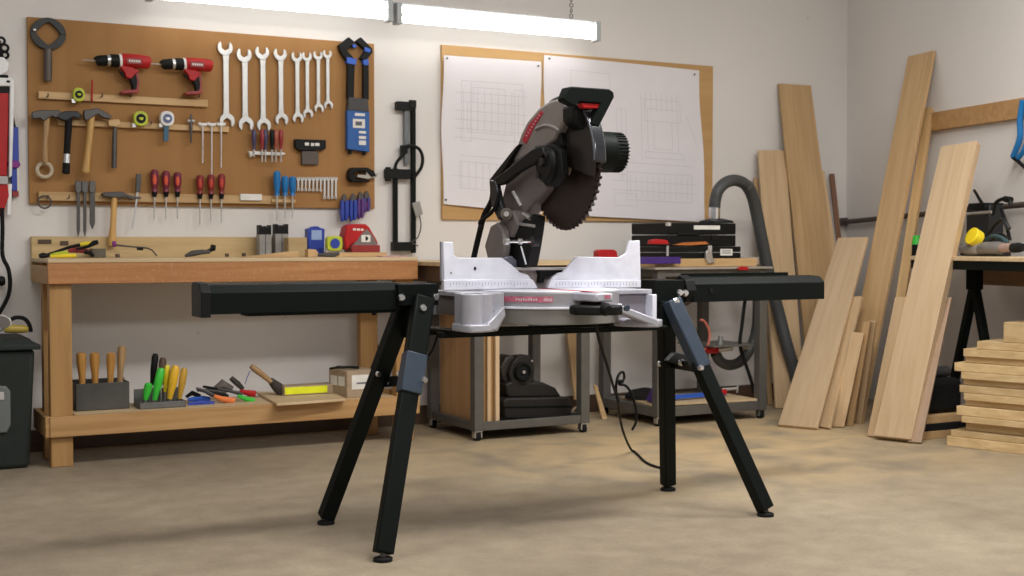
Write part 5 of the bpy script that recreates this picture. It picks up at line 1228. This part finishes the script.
# curved sticker on turntable front
def curved(r, a0, a1, z0, z1, th=.001):
    A_ = arc(cx, cy, r, a0, a1, 18, z0); B_ = arc(cx, cy, r, a0, a1, 18, z1)
    m_ = MB(); m_.add(A_ + B_, [(i, i + 1, i + 20, i + 19) for i in range(18)]); return m_
def ang_at(px):     # angle on turntable front seen at a pixel column
    best = None
    for i in range(1800, 3600):
        a_ = i / 10; p_ = Vector((cx + .2455 * math.cos(math.radians(a_)), cy + .2455 * math.sin(math.radians(a_)), .79))
        if (p_ - CAM).x * math.cos(math.radians(a_)) + (p_ - CAM).y * math.sin(math.radians(a_)) > 0: continue
        v_ = p_ - CAM; x_ = 512 + F * v_.dot(RT) / v_.dot(FW)
        if best is None or abs(x_ - px) < best[0]: best = (abs(x_ - px), a_)
    return best[1]
aL, aR = ang_at(500), ang_at(553)
obj('brand_strip', curved(.2462, aL, aR, .781, .800), M_pink, tt_)
lm = MB()
rn = random.Random(9)
for i in range(9):
    a0_ = aL + (aR - aL) * (.34 + i * .045); m_ = curved(.2468, a0_, a0_ + (aR - aL) * .028, .786, .786 + rn.uniform(.006, .010)); lm.add(m_.v, m_.f)
for i in range(5):
    a0_ = aL + (aR - aL) * (.84 + i * .03); m_ = curved(.2468, a0_, a0_ + (aR - aL) * .02, .785, .794); lm.add(m_.v, m_.f)
obj('lettering', lm, mat('pale_print', (.6, .5, .55), .6, var=0), tt_)
# mitre arm and lock knob
mb = MB()
mb.prism([(cx - .045, 3.75, .786), (cx + .045, 3.75, .786), (cx + .04, 3.57, .786), (cx + .03, 3.555, .786), (cx - .03, 3.555, .786), (cx - .04, 3.57, .786)], (0, 0, .0275))
obj('miter_arm', mb, mat('arm_white', (.44, .44, .50), .4, .1), t, .005)
obj('arm_badge', MB().box(cx + .0, cx + .022, 3.5535, 3.5548, .797, .808), M_pink, t)
kn = obj('miter_lock', MB().rod([(cx, 3.70, .765), (cx, 3.60, .765), (cx, 3.545, .762), (cx, 3.53, .76)], [.02, .022, .022, .014], 14), M_black, t)
obj('lock_lever', MB().prism([(cx - .085, 3.60, .742), (cx - .03, 3.55, .742), (cx + .03, 3.535, .742), (cx + .07, 3.55, .742), (cx + .075, 3.58, .742), (cx, 3.60, .742), (cx - .085, 3.64, .742)], (0, 0, .033)), M_black, t, .008)
obj('lever_pin', MB().rod([(cx + .07, 3.535, .765), (cx + .07, 3.525, .765)], .01, 10), M_bluesteel, t)
# fences
FY = 3.965
lf = [(444, 280.5), (443.3, 242), (453, 241.8), (454, 255), (458, 257.7), (502, 257.7), (512, 265), (520, 272.4), (528, 275), (532, 280)]
rf = [(551, 280), (553.5, 276.5), (558.7, 273), (563, 272.4), (576.7, 256.6), (619.6, 257.3), (626, 253.5), (629.8, 240.8), (640, 240.3), (641, 280)]
f1 = obj('fence', MB().P(lf, FY, .014), M_aluw, t, .0025)
f2 = obj('fence', MB().P(rf, FY, .014), M_aluw, t, .0025)
ll = MB().P([(444, 280), (533, 279.5), (538, 288.2), (444, 290)], FY - .006, .022); lo1 = obj('fence_scale', ll, M_aluw, f1, .0015)
rl = MB().P([(547.5, 288), (551, 279.8), (641, 280), (641, 287.6)], FY - .006, .022); lo2 = obj('fence_scale', rl, M_aluw, f2, .0015)
for x0_, x1_, par in ((450, 530, lo1), (556, 640, lo2)):
    tk = MB(); n = int((x1_ - x0_) / 3.2)
    for i in range(n):
        px = x0_ + i * 3.2; h = 4.2 if i % 5 == 0 else 2.4
        tk.B(px, 282.4, px + .55, 282.4 + h, FY - .0068, .0008)
    obj('tick_marks', tk, mat('tick_grey', (.42, .42, .5), .6, var=0), par)
obj('fence_end', MB().P([(441.3, 241.5), (443.2, 241.5), (443.8, 281), (441.5, 281)], FY + .001, .014), mat('fence_shade_side', (.30, .30, .34), .45, .2), f1, .001)  # fence end face, its shade painted as a darker metal
obj('hole', MB().rod([onY(474.5, 268.5, FY - .001), onY(474.5, 268.5, FY + .002)], .0065, 14), M_rubber, f1)
obj('hole', MB().rod([onY(451, 273, FY - .001), onY(451, 273, FY + .002)], .003, 10), M_dsteel, f1)
# throat behind fences
obj('throat', MB().P([(518, 268.5), (566, 268.5), (562, 275), (552, 279), (546, 287.5), (539, 287.5), (532, 279), (524, 275)], 4.02, .05), mat('throat_grey', (.30, .27, .25), .5, .2), t, .003)
obj('rear_rail', MB().P([(510, 267.5), (575, 267.5), (575, 270), (510, 270.5)], 4.0, .06), M_greyl, t, .002)
obj('insert', MB().P([(538, 270), (565, 270), (560, 275), (545, 277), (544, 283), (539, 283), (540, 275)], 4.0, .03), M_black, t, .002)
# rear pivot casting
obj('rear_base', MB().box(2.10, 2.36, 4.10, 4.34, .74, .86), M_greycast, t, .01)
# ---- head
head = M_greycast
ghm = mat('guard_grey', (.245, .215, .205), .42, .1)
X1 = 2.185
ug = [(566, 104), (562, 99.5), (556, 98.8), (549, 101), (538, 108), (527, 121), (521, 133), (516, 148), (512, 162), (520, 160), (533, 152), (545, 148), (554, 140), (560, 128), (566, 117)]
hd = obj('upper_guard', MB().PX(ug, X1, .075), ghm, t, .010, 3)
obj('guard_stripe', MB().PX([(541, 110.5), (542.8, 113.5), (534, 127), (526, 144), (521.8, 140.5), (528.5, 125)], X1 - .002, .003), M_crimson, hd)
ltr = MB()
for i in range(8):
    u = i / 8; x_, y_ = 539.5 - 14.5 * u, 115 + 23 * u
    ltr.PX([(x_ - 1.0, y_ - .5), (x_ + .5, y_ + .3), (x_ + .1, y_ + 1.4), (x_ - 1.3, y_ + .6)], X1 - .003, .001)
obj('lettering', ltr, mat('lettering_pink', (.55, .32, .34), .5, var=0), hd)
obj('guard_ridge', MB().rod(catmull([onX(x, y, X1 - .002) for x, y in [(536, 129), (545, 125.5), (553, 127), (559, 131)]], 5), .006, 8), ghm, hd)
arm = [(512, 158), (533, 150), (545, 160), (545, 188), (536, 200), (527, 212), (516, 226), (506, 229), (499, 224), (500, 205), (505, 184)]
obj('saw_arm', MB().PX(arm, X1 + .01, .06), head, t, .010, 3)
obj('arm_rib', MB().rod([onX(513, 192, X1 + .005), onX(521, 206, X1 + .005)], .006, 8), M_greyl, t)
# gear hub
hc = onX(545, 165, 2.155)
obj('gear_hub', MB().rod([(2.148, hc.y, hc.z), (2.156, hc.y, hc.z), (2.20, hc.y, hc.z)], [.05, .060, .066], 28), M_black, t, .003)
obj('hub_bolt', MB().rod([(2.138, hc.y, hc.z + .01), (2.149, hc.y, hc.z + .01)], .016, 6), M_blacks, t)
for dy, dz in ((.035, .03), (-.03, .035), (.03, -.035)):
    obj('hub_bolt', MB().rod([(2.142, hc.y + dy, hc.z + dz), (2.156, hc.y + dy, hc.z + dz)], .010, 8), M_blacks, t)
obj('hub_flange', MB().PX([(534, 146), (552, 144), (560, 150), (562, 175), (556, 186), (545, 186), (538, 176), (533, 160)], 2.165, .03), M_black, t, .006)
# blade
BXc, BYc, BZc = 2.237, 3.803, onX(566, 164, 2.237).z
Rb = .212; n = 56; pts = []
for i in range(n):
    a_ = 2 * math.pi * i / n; da = 2 * math.pi / n
    pts.append((BXc, BYc + Rb * math.cos(a_), BZc + Rb * math.sin(a_)))
    pts.append((BXc, BYc + (Rb + .013) * math.cos(a_ + da * .12), BZc + (Rb + .013) * math.sin(a_ + da * .12)))
    pts.append((BXc, BYc + (Rb + .010) * math.cos(a_ + da * .45), BZc + (Rb + .010) * math.sin(a_ + da * .45)))
    pts.append((BXc, BYc + Rb * math.cos(a_ + da * .6), BZc + Rb * math.sin(a_ + da * .6)))
bd = obj('blade', MB().prism([Vector(p_) - Vector((.004, 0, 0)) for p_ in pts], (.014, 0, 0)), M_blade, t)
obj('arbor_flange', MB().rod([(BXc - .022, BYc, BZc), (BXc - .004, BYc, BZc)], [.04, .05], 28), mat('bronze_flange', (.16, .11, .085), .4, .6), bd)
fc = onX(551, 196, BXc - .02)
# lower guard : sector with thick rim, from back-top over front to just below the middle
def sector(r0, r1, a0, a1, x0_, x1_, n=40):
    m_ = MB(); O = []; I = []
    for i in range(n + 1):
        a_ = math.radians(a0 + (a1 - a0) * i / n); O.append((x0_, BYc - r1 * math.cos(a_), BZc + r1 * math.sin(a_))); I.append((x0_, BYc - r0 * math.cos(a_), BZc + r0 * math.sin(a_)))
    return m_.prism(O + I[::-1], (x1_ - x0_, 0, 0))
gm = mat('smoked_guard', (.020, .016, .015), .38, spec=.3)
lg = obj('lower_guard', sector(.03, .222, -14, 112, BXc - .022, BXc - .016), gm, t)
obj('guard_rim', sector(.214, .230, -2, 112, BXc - .026, BXc + .020), mat('black_gloss', (.015, .016, .02), .22, coat=.5), lg, .006)
obj('guard_edge_shine', sector(.2225, .2312, 0, 88, BXc - .0275, BXc - .0255), mat('edge_shine', (.13, .14, .17), .3, .4), lg, .0005)  # lighter strip: the rim's silver shine painted as colour
obj('guard_pivot', MB().PX([(552, 133), (560, 130), (562, 146), (555, 150), (551, 142)], X1 + .01, .03), M_black, lg, .003)
obj('top_knob', MB().rod([onX(577, 101, 2.21), onX(580, 104, 2.21)], [.014, .012], 14), M_chrome, lg)
# handle
HY = 3.60
hdl = obj('handle', MB().P([(563.5, 98), (568, 87.2), (572, 86.4), (609.5, 89), (613.8, 92), (614.5, 97), (599, 127), (591, 124), (601, 103.2), (580, 101.5), (575, 106), (565, 101)], HY, .042), M_blackm, t, .004, 3)
obj('trigger', MB().P([(581, 103), (600, 103.8), (598.5, 108.6), (584, 108)], HY + .006, .03), M_red, hdl, .003)
obj('handle_root', MB().P([(574, 104), (588, 106), (596, 112), (594, 124), (584, 130), (574, 120)], HY + .045, .08), M_black, t, .01)
# motor
mc = onX(622, 151, 2.46); mY, mZ = BYc + .02, onX(612, 151, 2.40).z
xm0, xm1, xm2 = 2.27, onY(609, 151, mY).x, onY(618.5, 151, mY).x
mo = obj('motor', MB().rod([(xm0, mY, mZ), (xm1, mY, mZ)], .071, 32), M_blackm, t, .003)
obj('motor_cap', MB().rod([(xm1, mY, mZ), (xm2, mY, mZ), (xm2 + .010, mY, mZ)], [.067, .066, .05], 32), M_black, mo)
rb = MB()
for i in range(34):
    a_ = 2 * math.pi * i / 34; c0 = Vector((xm1, mY + .0665 * math.cos(a_), mZ + .0665 * math.sin(a_))); c1 = Vector((xm2 + .003, mY + .0665 * math.cos(a_), mZ + .0665 * math.sin(a_)))
    rb.bar(c0, c1, .0055, .007, Vector((0, -math.sin(a_), math.cos(a_))))
obj('cooling_ribs', rb, M_blackm, mo, .001)
obj('motor_band', MB().rod([(xm0 + .02, mY, mZ), (xm0 + .06, mY, mZ)], .077, 32), mat('blue_black_band', (.04, .055, .08), .3), mo)
obj('brush_cap', MB().rod([(xm0 + .075, mY - .06, mZ + .045), (xm0 + .075, mY - .075, mZ + .056)], .014, 14), M_rubber, mo)
# linkage & pivot
XL = 2.14
obj('link_arm', MB().PX([(532, 149), (541, 146), (544, 154), (536, 162), (518, 172), (503, 184), (495, 186), (492, 180), (503, 172)], XL, .022), M_black, t, .004)
obj('link_plate', MB().PX([(516, 146), (519, 144), (505, 168), (494, 183), (489, 180), (500, 166)], XL + .03, .02), M_black, t, .002)
obj('link_bar', MB().PX([(489, 180), (495, 181), (499, 200), (504, 214), (498, 220), (491, 205)], XL - .004, .02), M_blacks, t, .003)
obj('power_hose', MB().rod(catmull([onX(x, y, XL + .02) for x, y in [(493, 184), (492, 200), (484, 216), (479, 235), (474, 257), (473, 266)]], 6), .011, 10), M_rubber, t)
obj('power_hose', MB().rod(catmull([onX(x, y, XL - .01) for x, y in [(500, 190), (496, 205), (490, 214), (480, 222), (482, 229)]], 6), .007, 8), M_rubber, t)
obj('pivot_boss', MB().rod([onX(506.5, 214, XL + .0), onX(507.5, 214, XL + .05)], .022, 20), mat('brown_boss', (.14, .12, .10), .5, .4), t, .002)
obj('boss_bolt', MB().rod([onX(506.3, 214, XL - .012), onX(506.8, 214, XL + .004)], .010, 6), M_greyl, t)
obj('bevel_plate', MB().PX([(490, 226), (497, 222), (502, 230), (504, 246), (502, 262), (488, 262), (484, 246)], XL - .01, .03), M_greycast, t, .008, 3)
obj('pivot_casting', MB().PX([(506, 224), (517, 226), (528, 214), (535, 216), (533, 232), (530, 250), (527, 266), (506, 268), (503, 246)], XL + .03, .045), M_black, t, .006)
obj('pivot_block', MB().PX([(500, 214), (512, 210), (518, 224), (512, 238), (502, 236)], XL + .02, .04), M_greycast, t, .006)
p0 = onY(507, 241.5, 3.87); p1 = onY(533, 241.5, 3.87)
obj('tension_rod', MB().rod([p0, p1], .0055, 10), M_chrome, t)
obj('rod_knob', MB().rod([p1 - Vector((.004, 0, 0)), p1 + Vector((.018, 0, 0))], .019, 14), M_blacks, t)
obj('rod_collar', MB().rod([p0 - Vector((.01, 0, 0)), p0 + Vector((.004, 0, 0))], .012, 12).rod([p0.lerp(p1, .5) - Vector((.005, 0, 0)), p0.lerp(p1, .5) + Vector((.006, 0, 0))], .010, 12), M_steel, t)
obj('depth_rod', MB().rod([onY(521, 246, 3.87), onY(526, 264, 3.90)], .003, 8), M_steel, t)
obj('depth_bracket', MB().P([(504, 258), (512, 256), (520, 264), (520, 270), (506, 269)], 4.03, .03), mat('blue_grey_bracket', (.2, .21, .27), .4, .4), t, .002)
obj('guard_link', MB().rod([onX(524, 214, XL + .03), onX(531, 218, XL + .03)], .010, 8).rod([onX(520, 224, XL + .03), onX(534, 226, XL + .03)], .006, 8), M_steel, t)
# power cord from saw
pts = [onY(596, 322, 3.72), onY(598, 338, 3.9), onY(604, 358, 4.1), onY(612, 381, 4.3), onY(619, 398, 4.42), onY(617, 412, 4.5)]
t = thing('power_cable', 'black power cord hanging from the saw to the floor', 'cord', floor_pt(640, 462))
fl = [floor_pt(632, 452), floor_pt(645, 463), floor_pt(656, 468), floor_pt(668, 470.5)]
fl = [v + Vector((0, 0, .006)) for v in fl]
path = [onY(596, 322, 3.70), onY(599, 340, 3.80), onY(606, 362, 4.0), onY(613, 385, 4.25), onY(618, 402, 4.45), onY(620, 418, 4.62), onY(624, 434, 4.78)] + fl
cpth = catmull(path, 8)
for v in cpth: v.z = max(v.z, .006)
obj('cord', MB().rod(cpth, .0055, 8), M_rubber, t)
cl = [onY(x, y, Y_) for x, y, Y_ in [(619, 402, 4.35), (616, 390, 4.36), (618, 376, 4.36), (623, 372, 4.37), (624, 379, 4.37), (619, 384, 4.35), (626, 386, 4.36), (632, 395, 4.37), (636, 410, 4.38), (636, 422, 4.39), (632, 430, 4.4)]]
obj('cord_loop', MB().rod(catmull(cl, 6), .0055, 8), M_rubber, t)
obj('cord_tie', MB().rod([onY(616.5, 381, 4.34), onY(623, 381.5, 4.34)], .007, 8), M_rubber, t)

# ------------------------------------------------------------------ light
def area(name, loc, size, sy, power, rot=(0, 0, 0), col=(1, .975, .93)):
    l = bpy.data.lights.new(name, 'AREA'); l.shape = 'RECTANGLE'; l.size = size; l.size_y = sy; l.energy = power; l.color = col
    o = bpy.data.objects.new(name, l); COL.objects.link(o); o.location = loc; o.rotation_euler = rot; return o
area('ceiling_lamp_front', (2.5, 3.0, 3.0), 1.4, .35, 84)
area('ceiling_lamp_right', (4.3, 3.4, 3.0), 1.2, .35, 50)
area('ceiling_lamp_left', (.2, 3.6, 3.0), 1.2, .35, 15)
area('ceiling_lamp_rear', (.8, .2, 3.0), 2.4, .5, 72, (math.radians(18), 0, 0))
w = bpy.data.worlds.new('room_ambient'); scene.world = w; w.use_nodes = True
w.node_tree.nodes['Background'].inputs[0].default_value = (1.0, .97, .94, 1)
w.node_tree.nodes['Background'].inputs[1].default_value = .30

cam = bpy.data.cameras.new('camera'); co = bpy.data.objects.new('camera', cam); COL.objects.link(co)
cam.sensor_width = 36; cam.lens = F * 36 / 1024; cam.clip_end = 50
co.location = CAM
co.rotation_euler = Matrix((RT, UP, -FW)).transposed().to_euler()
cam.dof.use_dof = True; cam.dof.focus_distance = 4.4; cam.dof.aperture_fstop = 5.6
scene.camera = co
vs = scene.view_settings
vs.view_transform = 'Standard'; vs.look = 'None'; vs.gamma = 1; vs.use_curve_mapping = False; vs.exposure = 0.0
